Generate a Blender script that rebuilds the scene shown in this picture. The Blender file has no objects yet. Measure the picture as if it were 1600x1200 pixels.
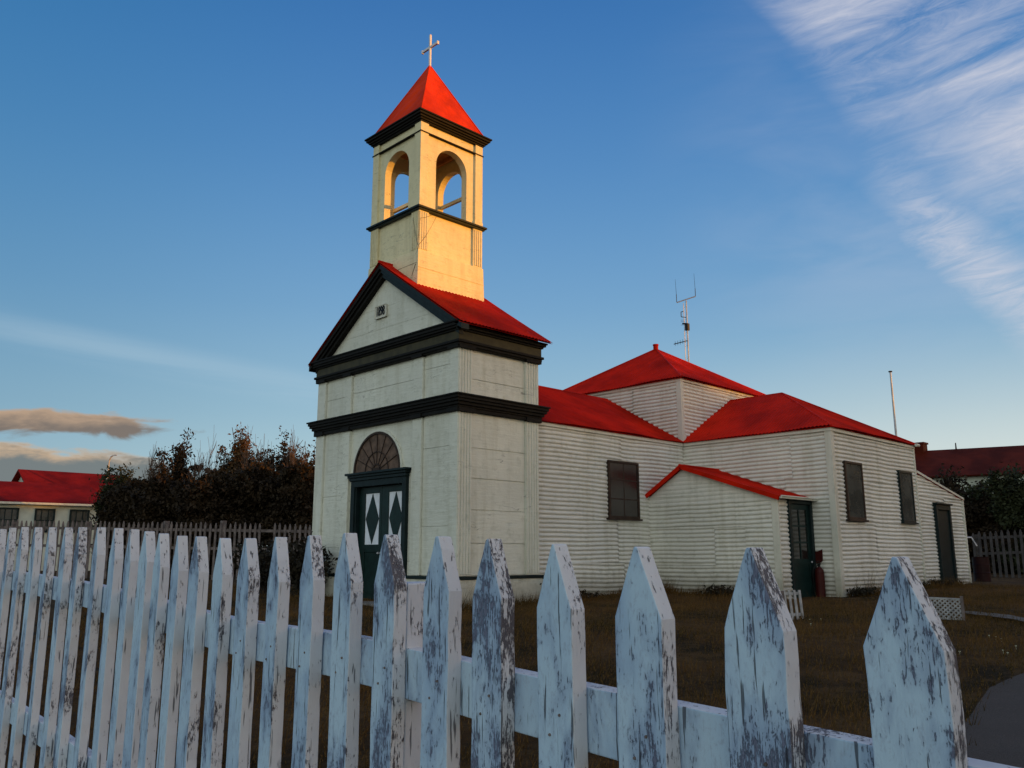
import bpy, math, random
import numpy as np
from mathutils import Vector, Matrix
random.seed(7); rng = np.random.default_rng(7)
PI = math.pi; rad = math.radians
S = bpy.context.scene; COL = S.collection

# ------------------------------------------------------------------ camera
CAM = Vector((-7.002, -8.165, 0.93)); YAW = rad(45.726); PITCH = rad(11.394); ROLL = rad(-0.067); F = 1330.7
_f = Vector((math.cos(PITCH)*math.cos(YAW), math.cos(PITCH)*math.sin(YAW), math.sin(PITCH)))
_r0 = Vector((math.sin(YAW), -math.cos(YAW), 0)); _u0 = _r0.cross(_f)
_r = _r0*math.cos(ROLL) + _u0*math.sin(ROLL); _u = -_r0*math.sin(ROLL) + _u0*math.cos(ROLL)
cam = bpy.data.cameras.new('camera'); co = bpy.data.objects.new('camera', cam); COL.objects.link(co)
co.matrix_world = Matrix(((_r.x, _u.x, -_f.x, CAM.x), (_r.y, _u.y, -_f.y, CAM.y), (_r.z, _u.z, -_f.z, CAM.z), (0, 0, 0, 1)))
cam.sensor_width = 36; cam.lens = F/1600*36; cam.clip_start = .05; cam.clip_end = 3000
S.camera = co
FWD = Vector((math.cos(YAW), math.sin(YAW), 0)); RGT = Vector((math.sin(YAW), -math.cos(YAW), 0))

def place(px, D, z=0, py=800):    # ground-plan position of a thing standing D metres ahead whose measured point is (px, py)
    p = CAM + FWD*(D*(math.cos(PITCH)+(py-600)/F*math.sin(PITCH))) + RGT*(px-800)/F*D
    return Vector((p.x, p.y, z))

# ------------------------------------------------------------------ world, sun, exposure
def N(nt, t, **kw):
    n = nt.nodes.new(t)
    for k, v in kw.items():
        if k.startswith('i_'):
            n.inputs[int(k[2:])].default_value = v
        else: setattr(n, k, v)
    return n
def M_(nt, op, a, b=None, c=None, clamp=False):
    n = nt.nodes.new('ShaderNodeMath'); n.operation = op; n.use_clamp = clamp
    for i, v in enumerate((a, b, c)):
        if v is None: continue
        if isinstance(v, (int, float)): n.inputs[i].default_value = v
        else: nt.links.new(v, n.inputs[i])
    return n.outputs[0]
def SS(nt, x, a, b):              # smoothstep
    n = nt.nodes.new('ShaderNodeMapRange'); n.interpolation_type = 'SMOOTHSTEP'
    if isinstance(x, (int, float)): n.inputs[0].default_value = x
    else: nt.links.new(x, n.inputs[0])
    n.inputs[1].default_value = a; n.inputs[2].default_value = b; n.inputs[3].default_value = 0; n.inputs[4].default_value = 1
    return n.outputs[0]
def MIXC(nt, f, a, b, mode='MIX'):
    n = nt.nodes.new('ShaderNodeMix'); n.data_type = 'RGBA'; n.blend_type = mode
    for s, v in ((n.inputs[0], f), (n.inputs[6], a), (n.inputs[7], b)):
        if isinstance(v, (int, float)): s.default_value = v
        elif isinstance(v, tuple): s.default_value = (*v, 1) if len(v) == 3 else v
        else: nt.links.new(v, s)
    return n.outputs[2]

SUN_EL = 4.6; SUN_AZ = -55.0
W = bpy.data.worlds.new('World'); S.world = W; W.use_nodes = True
nt = W.node_tree; nt.nodes.clear()
tc = N(nt, 'ShaderNodeTexCoord'); sep = N(nt, 'ShaderNodeSeparateXYZ'); nt.links.new(tc.outputs['Generated'], sep.inputs[0])
dx, dy, dz = sep.outputs
el = M_(nt, 'MULTIPLY', M_(nt, 'ARCSINE', dz), 180/PI)
az = M_(nt, 'MULTIPLY', M_(nt, 'ARCTAN2', dy, dx), 180/PI)
rel = M_(nt, 'SUBTRACT', az, math.degrees(YAW))          # degrees left (+) / right (-) of the view heading
# clear-sky colour by elevation
ramp = N(nt, 'ShaderNodeValToRGB'); nt.links.new(M_(nt, 'DIVIDE', el, 60, clamp=True), ramp.inputs[0])
cr = ramp.color_ramp; cr.interpolation = 'B_SPLINE'
stops = [(0, (.62, .72, .70)), (.07, (.47, .63, .66)), (.15, (.32, .51, .62)), (.27, (.175, .37, .60)), (.43, (.085, .25, .53)), (.62, (.035, .155, .42)), (1, (.02, .10, .32))]
while len(cr.elements) < len(stops): cr.elements.new(.5)
for e, (p, c) in zip(cr.elements, stops): e.position = p; e.color = (*c, 1)
col = ramp.outputs[0]
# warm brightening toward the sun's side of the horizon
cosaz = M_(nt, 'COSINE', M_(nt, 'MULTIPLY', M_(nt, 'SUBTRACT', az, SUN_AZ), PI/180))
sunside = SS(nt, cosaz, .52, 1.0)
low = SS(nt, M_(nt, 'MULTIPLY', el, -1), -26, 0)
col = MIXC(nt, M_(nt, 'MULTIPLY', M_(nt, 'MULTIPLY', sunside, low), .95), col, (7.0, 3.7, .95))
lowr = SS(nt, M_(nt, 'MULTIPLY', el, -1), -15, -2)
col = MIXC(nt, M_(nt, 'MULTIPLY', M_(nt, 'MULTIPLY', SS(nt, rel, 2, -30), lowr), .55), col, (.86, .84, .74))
# left edge of the sky a little deeper
col = MIXC(nt, M_(nt, 'MULTIPLY', SS(nt, rel, 8, 36), .32), col, (.015, .16, .32))
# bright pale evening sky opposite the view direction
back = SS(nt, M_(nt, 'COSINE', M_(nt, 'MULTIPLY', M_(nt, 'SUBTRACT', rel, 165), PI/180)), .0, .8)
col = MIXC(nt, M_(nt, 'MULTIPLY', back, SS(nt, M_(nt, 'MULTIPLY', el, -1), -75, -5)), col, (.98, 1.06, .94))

def noise(nt, vec, scale, detail=5, rough=.55, dist=0):
    n = N(nt, 'ShaderNodeTexNoise'); n.inputs['Scale'].default_value = scale; n.inputs['Detail'].default_value = detail
    n.inputs['Roughness'].default_value = rough; n.inputs['Distortion'].default_value = dist
    nt.links.new(vec, n.inputs['Vector']); return n.outputs[0]
def comb(nt, x, y, z=0.0):
    n = N(nt, 'ShaderNodeCombineXYZ')
    for i, v in enumerate((x, y, z)):
        if isinstance(v, (int, float)): n.inputs[i].default_value = v
        else: nt.links.new(v, n.inputs[i])
    return n.outputs[0]
relw = M_(nt, 'MULTIPLY', rel, M_(nt, 'COSINE', M_(nt, 'MULTIPLY', el, PI/180)))
def rot(a, sx, sy):
    c, s = math.cos(rad(a)), math.sin(rad(a))
    u = M_(nt, 'ADD', M_(nt, 'MULTIPLY', relw, -c*sx), M_(nt, 'MULTIPLY', el, s*sx))
    v = M_(nt, 'ADD', M_(nt, 'MULTIPLY', relw, s*sy), M_(nt, 'MULTIPLY', el, c*sy))
    return comb(nt, u, v)
# cirrus, upper right: band running down to the right, streaks along ~25 deg
def band(cx, cy, ang, half, soft):   # distance from a line through (right-degrees cx, elevation cy), direction ang (deg, down-right positive)
    c, s = math.cos(rad(ang)), math.sin(rad(ang))
    d = M_(nt, 'ADD', M_(nt, 'MULTIPLY', M_(nt, 'ADD', relw, cx), s), M_(nt, 'MULTIPLY', M_(nt, 'SUBTRACT', el, cy), c))
    return d
cr_n1 = noise(nt, rot(8, .20, .80), 1.0, 9, .70, .9)
cr_n2 = noise(nt, rot(4, .06, .22), 1.0, 5, .55, .6)
cr_n3 = noise(nt, rot(-48, .05, .14), 1.0, 3, .5, .4)
d1 = band(23.0, 26.2, -43, 0, 0)           # + above/right of main band edge
wob = M_(nt, 'MULTIPLY', M_(nt, 'SUBTRACT', cr_n3, .5), 8)
d1w = M_(nt, 'ADD', d1, wob)
m1 = M_(nt, 'MULTIPLY', SS(nt, d1w, -2.5, 2.5), M_(nt, 'SUBTRACT', 1.05, M_(nt, 'MULTIPLY', SS(nt, d1w, 7, 15), .25)))
m1 = M_(nt, 'MULTIPLY', m1, M_(nt, 'MULTIPLY', SS(nt, relw, -9, -20), SS(nt, el, 8, 15)))
str1 = M_(nt, 'ADD', M_(nt, 'MULTIPLY', SS(nt, cr_n1, .30, .76), .40), M_(nt, 'MULTIPLY', SS(nt, cr_n2, .30, .72), .70))
c1 = M_(nt, 'MULTIPLY', M_(nt, 'MULTIPLY', m1, str1), .95, clamp=True)
# second, lower streak of the same cloud
d2 = M_(nt, 'ADD', band(28.3, 16.2, -48, 0, 0), M_(nt, 'MULTIPLY', M_(nt, 'SUBTRACT', cr_n3, .5), 4))
m2 = M_(nt, 'MULTIPLY', M_(nt, 'MULTIPLY', SS(nt, d2, -2.2, .6), SS(nt, d2, 4.0, .8)), SS(nt, relw, -20, -28))
c2 = M_(nt, 'MULTIPLY', m2, M_(nt, 'ADD', .25, M_(nt, 'MULTIPLY', SS(nt, cr_n1, .3, .72), .55)))
veil = M_(nt, 'MULTIPLY', M_(nt, 'MULTIPLY', SS(nt, relw, -6, -26), SS(nt, el, 7, 20)), M_(nt, 'MULTIPLY', SS(nt, cr_n2, .3, .75), .22))
cir = M_(nt, 'MAXIMUM', M_(nt, 'MAXIMUM', c1, c2), veil)
col = MIXC(nt, cir, col, (.63, .64, .72))
# faint thin veils at left
vl = noise(nt, rot(-6, .03, .4), 1.0, 5, .6, .5)
dl = band(-31, 13.2, -8, 0, 0)
ml = M_(nt, 'MULTIPLY', M_(nt, 'MULTIPLY', SS(nt, M_(nt, 'ABSOLUTE', dl), 1.6, 0), SS(nt, relw, 7, 15)), M_(nt, 'MULTIPLY', SS(nt, vl, .3, .7), .22))
col = MIXC(nt, ml, col, (.60, .72, .78))
# low cloud bars at left
def cloud(cx, cy, hw, hh, tilt, seed):
    n = noise(nt, comb(nt, M_(nt, 'ADD', M_(nt, 'MULTIPLY', relw, .30), seed), M_(nt, 'MULTIPLY', el, .9)), 1.0, 7, .58, .35)
    ang = rad(tilt)
    u = M_(nt, 'ADD', relw, cx)            # cx is right-positive, relw left-positive
    v = M_(nt, 'SUBTRACT', M_(nt, 'SUBTRACT', el, cy), M_(nt, 'MULTIPLY', u, math.tan(ang)))
    uu = M_(nt, 'DIVIDE', u, hw); vv = M_(nt, 'DIVIDE', v, hh)
    r = M_(nt, 'SQRT', M_(nt, 'ADD', M_(nt, 'POWER', M_(nt, 'ABSOLUTE', uu), 2.6), M_(nt, 'POWER', M_(nt, 'ABSOLUTE', vv), 2)))
    m = SS(nt, M_(nt, 'ADD', r, M_(nt, 'MULTIPLY', M_(nt, 'SUBTRACT', n, .5), 2.0)), 1.25, .75)
    return m, vv, n
m, vv, n = cloud(-33, 5.15, 12.5, 1.0, 0, 3.3)
top = SS(nt, M_(nt, 'ADD', vv, M_(nt, 'MULTIPLY', M_(nt, 'SUBTRACT', n, .5), 2.5)), .2, 1.0)
col = MIXC(nt, M_(nt, 'MULTIPLY', m, .93), col, MIXC(nt, top, (.17, .19, .19), (.60, .42, .26)))
m, vv, n = cloud(-33, 7.55, 10.5, .74, -2, 8.1)
top = SS(nt, M_(nt, 'ADD', vv, M_(nt, 'MULTIPLY', M_(nt, 'SUBTRACT', n, .5), 3.0)), -.5, .9)
col = MIXC(nt, M_(nt, 'MULTIPLY', m, .93), col, MIXC(nt, top, (.20, .155, .125), (.50, .34, .22)))
# below the horizon
col = MIXC(nt, SS(nt, el, -.5, -3), col, (.03, .025, .02))
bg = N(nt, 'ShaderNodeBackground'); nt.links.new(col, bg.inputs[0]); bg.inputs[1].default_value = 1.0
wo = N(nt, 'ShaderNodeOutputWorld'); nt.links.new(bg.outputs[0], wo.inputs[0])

sl = bpy.data.lights.new('sun', 'SUN'); sl.energy = 4.0; sl.angle = rad(.6); sl.color = (1, .37, .0)
so = bpy.data.objects.new('sun', sl); COL.objects.link(so)
sd = Vector((math.cos(rad(SUN_EL))*math.cos(rad(SUN_AZ)), math.cos(rad(SUN_EL))*math.sin(rad(SUN_AZ)), math.sin(rad(SUN_EL))))
so.rotation_euler = sd.to_track_quat('Z', 'Y').to_euler(); so.location = (20, -20, 10)
S.view_settings.view_transform = 'Standard'; S.view_settings.look = 'None'; S.view_settings.exposure = 0; S.view_settings.gamma = 1
S.render.engine = 'CYCLES'; S.render.resolution_x = 1024; S.render.resolution_y = 768
S.cycles.max_bounces = 6

# ------------------------------------------------------------------ mesh helpers
class MB:
    def __init__(s): s.v = []; s.f = []
    def add(s, vs, fs):
        o = len(s.v); s.v += [tuple(v) for v in vs]; s.f += [tuple(i+o for i in f) for f in fs]; return s
    def box(s, a, b):
        x0, x1 = sorted((a[0], b[0])); y0, y1 = sorted((a[1], b[1])); z0, z1 = sorted((a[2], b[2]))
        return s.add([(x0,y0,z0),(x1,y0,z0),(x1,y1,z0),(x0,y1,z0),(x0,y0,z1),(x1,y0,z1),(x1,y1,z1),(x0,y1,z1)],
                     [(0,3,2,1),(4,5,6,7),(0,1,5,4),(1,2,6,5),(2,3,7,6),(3,0,4,7)])
    def prism(s, pts, d):          # convex/concave polygon swept by vector d
        n = len(pts); d = Vector(d); P = [Vector(p) for p in pts]
        return s.add(P+[p+d for p in P], [tuple(range(n))[::-1], tuple(range(n, 2*n))]+[(i, (i+1) % n, n+(i+1) % n, n+i) for i in range(n)])
    def tube(s, p, q, r0, r1=None, k=8):
        r1 = r0 if r1 is None else r1; p = Vector(p); q = Vector(q); d = (q-p).normalized()
        a = d.orthogonal().normalized(); b = d.cross(a)
        vs = [p+(a*math.cos(2*PI*i/k)+b*math.sin(2*PI*i/k))*r0 for i in range(k)]+[q+(a*math.cos(2*PI*i/k)+b*math.sin(2*PI*i/k))*r1 for i in range(k)]
        return s.add(vs, [(i, (i+1) % k, k+(i+1) % k, k+i) for i in range(k)]+[tuple(range(k))[::-1], tuple(range(k, 2*k))])
    def path(s, pts, r, k=6):
        for a, b in zip(pts, pts[1:]): s.tube(a, b, r, k=k)
        return s
    def beam(s, p, q, w, h, up=(0, 0, 1)):      # rectangular bar from p to q
        p = Vector(p); q = Vector(q); d = (q-p).normalized(); sd_ = d.cross(Vector(up)).normalized(); u = sd_.cross(d)
        c = [(-w/2, -h/2), (w/2, -h/2), (w/2, h/2), (-w/2, h/2)]
        vs = [p+sd_*a+u*b for a, b in c]+[q+sd_*a+u*b for a, b in c]
        return s.add(vs, [(0,3,2,1),(4,5,6,7),(0,1,5,4),(1,2,6,5),(2,3,7,6),(3,0,4,7)])
    def lathe(s, c, prof, k=16):
        vs = []; fs = []; c = Vector(c)
        for r, z in prof: vs += [c+Vector((r*math.cos(2*PI*i/k), r*math.sin(2*PI*i/k), z)) for i in range(k)]
        for j in range(len(prof)-1): fs += [(j*k+i, j*k+(i+1) % k, (j+1)*k+(i+1) % k, (j+1)*k+i) for i in range(k)]
        fs += [tuple(range(k))[::-1], tuple(range((len(prof)-1)*k, len(prof)*k))]
        return s.add(vs, fs)
    def build(s, name, mat, parent=None, bevel=0, smooth=False):
        me = bpy.data.meshes.new(name); me.from_pydata(s.v, [], s.f); me.materials.append(mat)
        o = bpy.data.objects.new(name, me); COL.objects.link(o)
        if smooth: me.polygons.foreach_set('use_smooth', [True]*len(me.polygons))
        if parent: o.parent = parent
        if bevel:
            b = o.modifiers.new('bevel', 'BEVEL'); b.width = bevel; b.segments = 2; b.limit_method = 'ANGLE'; b.angle_limit = rad(35)
        return o
def tag(o, label=None, cat=None, group=None, kind=None):
    for k, v in (('label', label), ('category', cat), ('group', group), ('kind', kind)):
        if v: o[k] = v
    return o
def thing(name, label, cat, loc=(0, 0, 0), group=None):
    o = bpy.data.objects.new(name, None); COL.objects.link(o); o.location = loc; o.empty_display_size = .2
    return tag(o, label, cat, group)
def adopt(root, o):                      # parent keeping world placement (root has location only)
    o.parent = root; o.matrix_parent_inverse = Matrix.Translation(-Vector(root.location)); return o

# ------------------------------------------------------------------ materials
def mat(name):
    m = bpy.data.materials.new(name); m.use_nodes = True; t = m.node_tree
    b = t.nodes['Principled BSDF']; return m, t, b
def objco(t, sc=(1, 1, 1), rnd=False, world=False):
    tc = t.nodes.new('ShaderNodeTexCoord'); mp = t.nodes.new('ShaderNodeMapping'); mp.inputs['Scale'].default_value = sc
    if world:
        g = t.nodes.new('ShaderNodeNewGeometry'); t.links.new(g.outputs['Position'], mp.inputs[0])
    else: t.links.new(tc.outputs['Object'], mp.inputs[0])
    if rnd:
        oi = t.nodes.new('ShaderNodeObjectInfo'); t.links.new(comb(t, M_(t, 'MULTIPLY', oi.outputs['Random'], 91), M_(t, 'MULTIPLY', oi.outputs['Random'], 37), M_(t, 'MULTIPLY', oi.outputs['Random'], 53)), mp.inputs[1])
    return mp.outputs[0]
def bump(t, b, h, strength, dist):
    n = t.nodes.new('ShaderNodeBump'); n.inputs['Strength'].default_value = strength; n.inputs['Distance'].default_value = dist
    t.links.new(h, n.inputs['Height']); t.links.new(n.outputs[0], b.inputs['Normal'])

def simple(name, c, rough=.7, var=.25, sc=6, metal=0, bmp=.15, dist=.01):
    m, t, b = mat(name); v = objco(t, world=True)
    n = noise(t, v, sc, 6, .6)
    c0 = tuple(x*(1-var) for x in c); c1 = tuple(min(1, x*(1+var)) for x in c)
    t.links.new(MIXC(t, SS(t, n, .3, .7), c0, c1), b.inputs['Base Color'])
    b.inputs['Roughness'].default_value = rough; b.inputs['Metallic'].default_value = metal; b.inputs['Specular IOR Level'].default_value = .5 if metal else .2
    bump(t, b, noise(t, v, sc*6, 5, .6), bmp, dist); return m

def church_paint(name, base, boards=False, corr=False):
    m, t, b = mat(name); v = objco(t, world=True)
    big = noise(t, v, .9, 4, .55); fine = noise(t, v, 9, 6, .65)
    streak = noise(t, objco(t, (7, 7, .55), world=True), 1.0, 5, .6)
    c = MIXC(t, SS(t, big, .32, .7), tuple(x*.86 for x in base), base)
    c = MIXC(t, M_(t, 'MULTIPLY', SS(t, streak, .46, .72), .38), c, (base[0]*.60, base[1]*.57, base[2]*.48))
    c = MIXC(t, M_(t, 'MULTIPLY', SS(t, fine, .50, .72), .42), c, (base[0]*.55, base[1]*.56, base[2]*.5))
    sp = noise(t, v, 26, 4, .7)
    c = MIXC(t, M_(t, 'MULTIPLY', M_(t, 'MULTIPLY', SS(t, sp, .66, .74), SS(t, big, .5, .62)), .75), c, (.20, .085, .04))
    # splash grime close to the ground
    g = t.nodes.new('ShaderNodeNewGeometry'); sp_ = t.nodes.new('ShaderNodeSeparateXYZ'); t.links.new(g.outputs['Position'], sp_.inputs[0])
    gr = M_(t, 'MULTIPLY', SS(t, M_(t, 'ADD', sp_.outputs[2], M_(t, 'MULTIPLY', fine, -.35)), .62, .22), .55)
    c = MIXC(t, gr, c, (.19, .17, .12))
    if boards:
        # hairline open joints and cracked paint, short and irregular
        vz = objco(t, (.8, .8, 1), world=True)
        cn = noise(t, objco(t, (1.1, 1.1, 9), world=True), 1.0, 3, .5, 1.2)
        ln = SS(t, M_(t, 'ABSOLUTE', M_(t, 'SUBTRACT', cn, .5)), .006, .001)
        ln = M_(t, 'MULTIPLY', ln, SS(t, noise(t, v, 1.7, 2, .5), .5, .6))
        c = MIXC(t, M_(t, 'MULTIPLY', ln, .6), c, (.12, .11, .09))
    t.links.new(c, b.inputs['Base Color']); b.inputs['Roughness'].default_value = .62
    h = M_(t, 'ADD', M_(t, 'MULTIPLY', fine, .6), M_(t, 'MULTIPLY', noise(t, objco(t, (3, 3, 22) if boards else (5, 5, 9), world=True), 1, 5, .6), .7))
    bump(t, b, h, .8, .014 if boards else .009)
    return m

WHITE = church_paint('painted_boards', (.77, .77, .66), boards=True)
SUNGOLD = church_paint('sun_gold_belfry_boards', (.80, .72, .45), boards=True)  # slightly yellowish paint, deepened to carry the low sun's gold
IRON = church_paint('painted_corrugated_iron', (.77, .75, .67))
TRIMW = church_paint('painted_trim', (.70, .68, .58))
def red_roof(name, base, lo=.50):
    m, t, b = mat(name); v = objco(t, world=True)
    big = noise(t, v, 1.1, 4, .6); fine = noise(t, v, 14, 6, .65)
    c = MIXC(t, SS(t, big, .3, .7), tuple(x*lo for x in base), base)
    c = MIXC(t, M_(t, 'MULTIPLY', SS(t, fine, .55, .75), .35), c, tuple(x*.5 for x in base))
    wr = noise(t, objco(t, (2.6, 2.6, 1.2), world=True), 1, 6, .7, 1.0)
    c = MIXC(t, M_(t, 'MULTIPLY', SS(t, wr, .55, .72), .45), c, tuple(x*.42 for x in base))
    c = MIXC(t, M_(t, 'MULTIPLY', SS(t, noise(t, v, 38, 3, .7), .62, .72), .4), c, (base[0]*.35, base[0]*.09, base[0]*.05))
    t.links.new(c, b.inputs['Base Color']); b.inputs['Roughness'].default_value = .6
    b.inputs['Specular IOR Level'].default_value = .04
    bump(t, b, M_(t, 'ADD', fine, M_(t, 'MULTIPLY', noise(t, v, 3.5, 3, .5), 1.5)), .35, .01)
    return m
RED = red_roof('red_roof_paint', (.64, .017, .0035))
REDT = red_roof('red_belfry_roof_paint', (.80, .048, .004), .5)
REDFAR = red_roof('far_red_roof', (.20, .010, .006)); REDDARK = red_roof('dark_red_roof', (.11, .016, .007))
DGREEN = simple('dark_green_paint', (.006, .015, .016), .5, .3, 9)
DOORG = simple('door_green_paint', (.006, .021, .019), .4, .25, 9)
BLACKG = simple('cornice_paint', (.007, .0062, .0048), .7, .35, 7, bmp=.3)
FRIEZE_LIT = simple('warm_lit_frieze', (.048, .040, .017), .55, .3, 7)  # dark frieze colour lightened to olive, standing in for warm side light
DWOOD = simple('brown_wood', (.040, .024, .016), .6, .35, 12)
FANW = simple('fanlight_boards', (.13, .085, .062), .7, .35, 10)
GREYW = simple('grey_wood', (.16, .13, .12), .85, .35, 9, bmp=.4)
INSIDE = simple('belfry_timber', (.45, .21, .08), .7, .3, 6)
METAL = simple('galvanised_metal', (.40, .40, .42), .45, .2, 8, metal=.5)
WHITEM = simple('white_metal', (.72, .70, .72), .5, .1, 8)
REDP = simple('red_enamel', (.045, .005, .004), .5, .2, 8)
HOUSEW = simple('house_wall', (.50, .54, .47), .75, .14, 1.5)
WPANEL = simple('white_panel', (.74, .78, .84), .6, .1, 5)
BLACK = simple('black_rubber', (.012, .012, .012), .5, .1, 8)
GATEW = simple('weathered_white', (.38, .37, .36), .8, .25, 14)
STONE = simple('stone_step', (.22, .20, .18), .9, .3, 8, bmp=.5)
BARK = simple('bark', (.055, .038, .028), .9, .4, 10, bmp=.5)
TWIG = simple('bare_twigs', (.11, .075, .055), .9, .3, 10)

def glass(name, c, rough=.12):
    m, t, b = mat(name); v = objco(t, world=True)
    n = noise(t, v, 3, 4, .6)
    t.links.new(MIXC(t, SS(t, n, .3, .7), tuple(x*.5 for x in c), c), b.inputs['Base Color'])
    b.inputs['Roughness'].default_value = rough; b.inputs['Specular IOR Level'].default_value = .8; b.inputs['IOR'].default_value = 1.6
    bump(t, b, noise(t, v, 2.2, 2, .5), .25, .03); return m
PANE = glass('window_glass', (.020, .017, .015)); PANE2 = glass('pale_reflection_glass', (.115, .115, .100), .12)  # PANE2 base paled to stand in for reflected sky
PANEB = glass('brown_glass', (.03, .021, .017), .25)

def picket_paint():
    m, t, b = mat('peeling_paint')
    v = objco(t, (1, 1, 1), rnd=True)
    oi = t.nodes.new('ShaderNodeObjectInfo')
    grain = noise(t, objco(t, (430, 430, 46), rnd=True), 1, 6, .68, .3)
    flake = noise(t, objco(t, (150, 150, 74), rnd=True), 1, 7, .72, .4)
    patch = noise(t, objco(t, (22, 22, 9), rnd=True), 1, 4, .6, .6)
    patch2 = noise(t, objco(t, (10, 10, 4.5), rnd=True), 1, 3, .55, .8)
    amt = M_(t, 'ADD', M_(t, 'MULTIPLY', patch, .75), M_(t, 'MULTIPLY', patch2, .75))
    oc = t.nodes.new('ShaderNodeSeparateColor'); t.links.new(oi.outputs['Color'], oc.inputs[0])
    amt = M_(t, 'ADD', amt, M_(t, 'MULTIPLY', M_(t, 'SUBTRACT', oc.outputs[0], .59), .34))
    fleck = M_(t, 'ADD', M_(t, 'MULTIPLY', grain, .5), M_(t, 'MULTIPLY', flake, .5))
    thr = M_(t, 'SUBTRACT', .635, M_(t, 'MULTIPLY', SS(t, amt, .60, 1.02), .178))
    mask = SS(t, M_(t, 'SUBTRACT', fleck, thr), -.02, .03)      # 1 where the paint is gone
    worn = SS(t, amt, .66, .90)                                   # thin, chalky paint
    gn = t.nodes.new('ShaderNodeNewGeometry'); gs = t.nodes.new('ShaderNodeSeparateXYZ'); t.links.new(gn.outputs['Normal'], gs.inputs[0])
    edge = SS(t, M_(t, 'ABSOLUTE', gs.outputs[0]), .75, .35)      # narrow sides: warm side light painted in as a paler colour
    paint = MIXC(t, SS(t, patch2, .35, .65), (.50, .66, .79), (.38, .53, .70))
    paint = MIXC(t, M_(t, 'MULTIPLY', worn, .75), paint, (.24, .32, .47))
    paint = MIXC(t, M_(t, 'MULTIPLY', SS(t, flake, .48, .66), .45), paint, (.31, .37, .48))
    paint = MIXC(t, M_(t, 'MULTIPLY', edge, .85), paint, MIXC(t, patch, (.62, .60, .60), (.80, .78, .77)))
    wood = MIXC(t, grain, (.08, .09, .135), (.22, .25, .36))
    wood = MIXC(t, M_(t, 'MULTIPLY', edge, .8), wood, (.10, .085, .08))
    c = MIXC(t, mask, paint, wood)
    # narrow dark cracks along the grain
    ck = noise(t, objco(t, (150, 150, 9), rnd=True), 1, 3, .5, .2)
    ckm = M_(t, 'MULTIPLY', SS(t, ck, .635, .69), .8)
    c = MIXC(t, ckm, c, (.035, .035, .045))
    t.links.new(c, b.inputs['Base Color']); b.inputs['Roughness'].default_value = .7
    b.inputs['Specular IOR Level'].default_value = .25
    h = M_(t, 'SUBTRACT', M_(t, 'ADD', M_(t, 'MULTIPLY', M_(t, 'SUBTRACT', 1, mask), .8), M_(t, 'MULTIPLY', grain, .35)), M_(t, 'MULTIPLY', ckm, .8))
    bump(t, b, h, .9, .0026)
    return m
PEEL = picket_paint()

def foliage(name, a, bc, warm=None):
    m, t, b = mat(name); v = objco(t, world=True)
    n = noise(t, v, 1.6, 3, .6); n2 = noise(t, v, 22, 2, .6)
    c = MIXC(t, SS(t, n, .35, .65), a, bc)
    c = MIXC(t, M_(t, 'MULTIPLY', SS(t, n2, .45, .7), .5), c, tuple(x*1.7 for x in bc))
    t.links.new(c, b.inputs['Base Color']); b.inputs['Roughness'].default_value = .75; b.inputs['Specular IOR Level'].default_value = .15
    return m
LEAFD = foliage('dark_foliage', (.014, .010, .006), (.036, .024, .012))
LEAFR = foliage('rusty_foliage', (.045, .028, .012), (.100, .054, .020))
LEAFG = foliage('green_foliage', (.016, .020, .010), (.035, .040, .016))
LEAFR2 = foliage('bush_foliage', (.014, .013, .009), (.03, .024, .015))

# ------------------------------------------------------------------ ground
def smooth(a, b, x):
    t = np.clip((x-a)/(b-a), 0, 1); return t*t*(3-2*t)
def gz(x, y):
    x = np.asarray(x, float); y = np.asarray(y, float)
    t = (x-CAM.x)*FWD.x+(y-CAM.y)*FWD.y; s = (x-CAM.x)*RGT.x+(y-CAM.y)*RGT.y
    z = .28*smooth(1.5, 8.5, t)+.12*smooth(10, 15, t)+.05*smooth(14, 22, t)
    z = z-.11*smooth(-.2, 1.2, s)*(1-smooth(.5, 4.5, t))
    z = z+.012*np.sin(x*2.1+y*.7)+.008*np.sin(y*3.7-x*1.3)+.004*np.sin(x*9+1)*np.sin(y*8)
    return z
def g(x, y): return float(gz(x, y))
def axis(lo, hi, c0, c1, fine):
    a = list(np.arange(c0, c1, fine)); s = fine; x = c1
    while x < hi: a.append(x); s *= 1.18; x += s
    s = fine; x = c0
    b = []
    while x > lo: s *= 1.18; x -= s; b.append(x)
    return np.array(b[::-1]+a+[hi])
def ground_mat():
    m, t, b = mat('lawn'); v = objco(t, world=True)
    n1 = noise(t, v, .7, 5, .65, .8); n2 = noise(t, v, 3.2, 6, .65); n3 = noise(t, v, 30, 5, .7)
    c = MIXC(t, SS(t, n1, .40, .60), (.022, .014, .005), (.072, .036, .012))
    c = MIXC(t, M_(t, 'MULTIPLY', SS(t, n2, .42, .66), .8), c, (.115, .062, .022))
    c = MIXC(t, M_(t, 'MULTIPLY', SS(t, n3, .45, .7), .55), c, (.018, .014, .008))
    t.links.new(c, b.inputs['Base Color']); b.inputs['Roughness'].default_value = .95; b.inputs['Specular IOR Level'].default_value = .1
    bump(t, b, M_(t, 'ADD', n3, n2), .8, .03); return m
LAWN = ground_mat()
xs = axis(-150, 700, -9, 20, .3); ys = axis(-150, 700, -10, 16, .3)
X, Y = np.meshgrid(xs, ys, indexing='ij'); Z = gz(X, Y)
mb = MB(); ny_ = len(ys)
mb.v = [tuple(p) for p in np.stack([X.ravel(), Y.ravel(), Z.ravel()], 1).tolist()]
mb.f = [(i*ny_+j, (i+1)*ny_+j, (i+1)*ny_+j+1, i*ny_+j+1) for i in range(len(xs)-1) for j in range(ny_-1)]
tag(mb.build('ground', LAWN, smooth=True), kind='structure')

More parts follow.
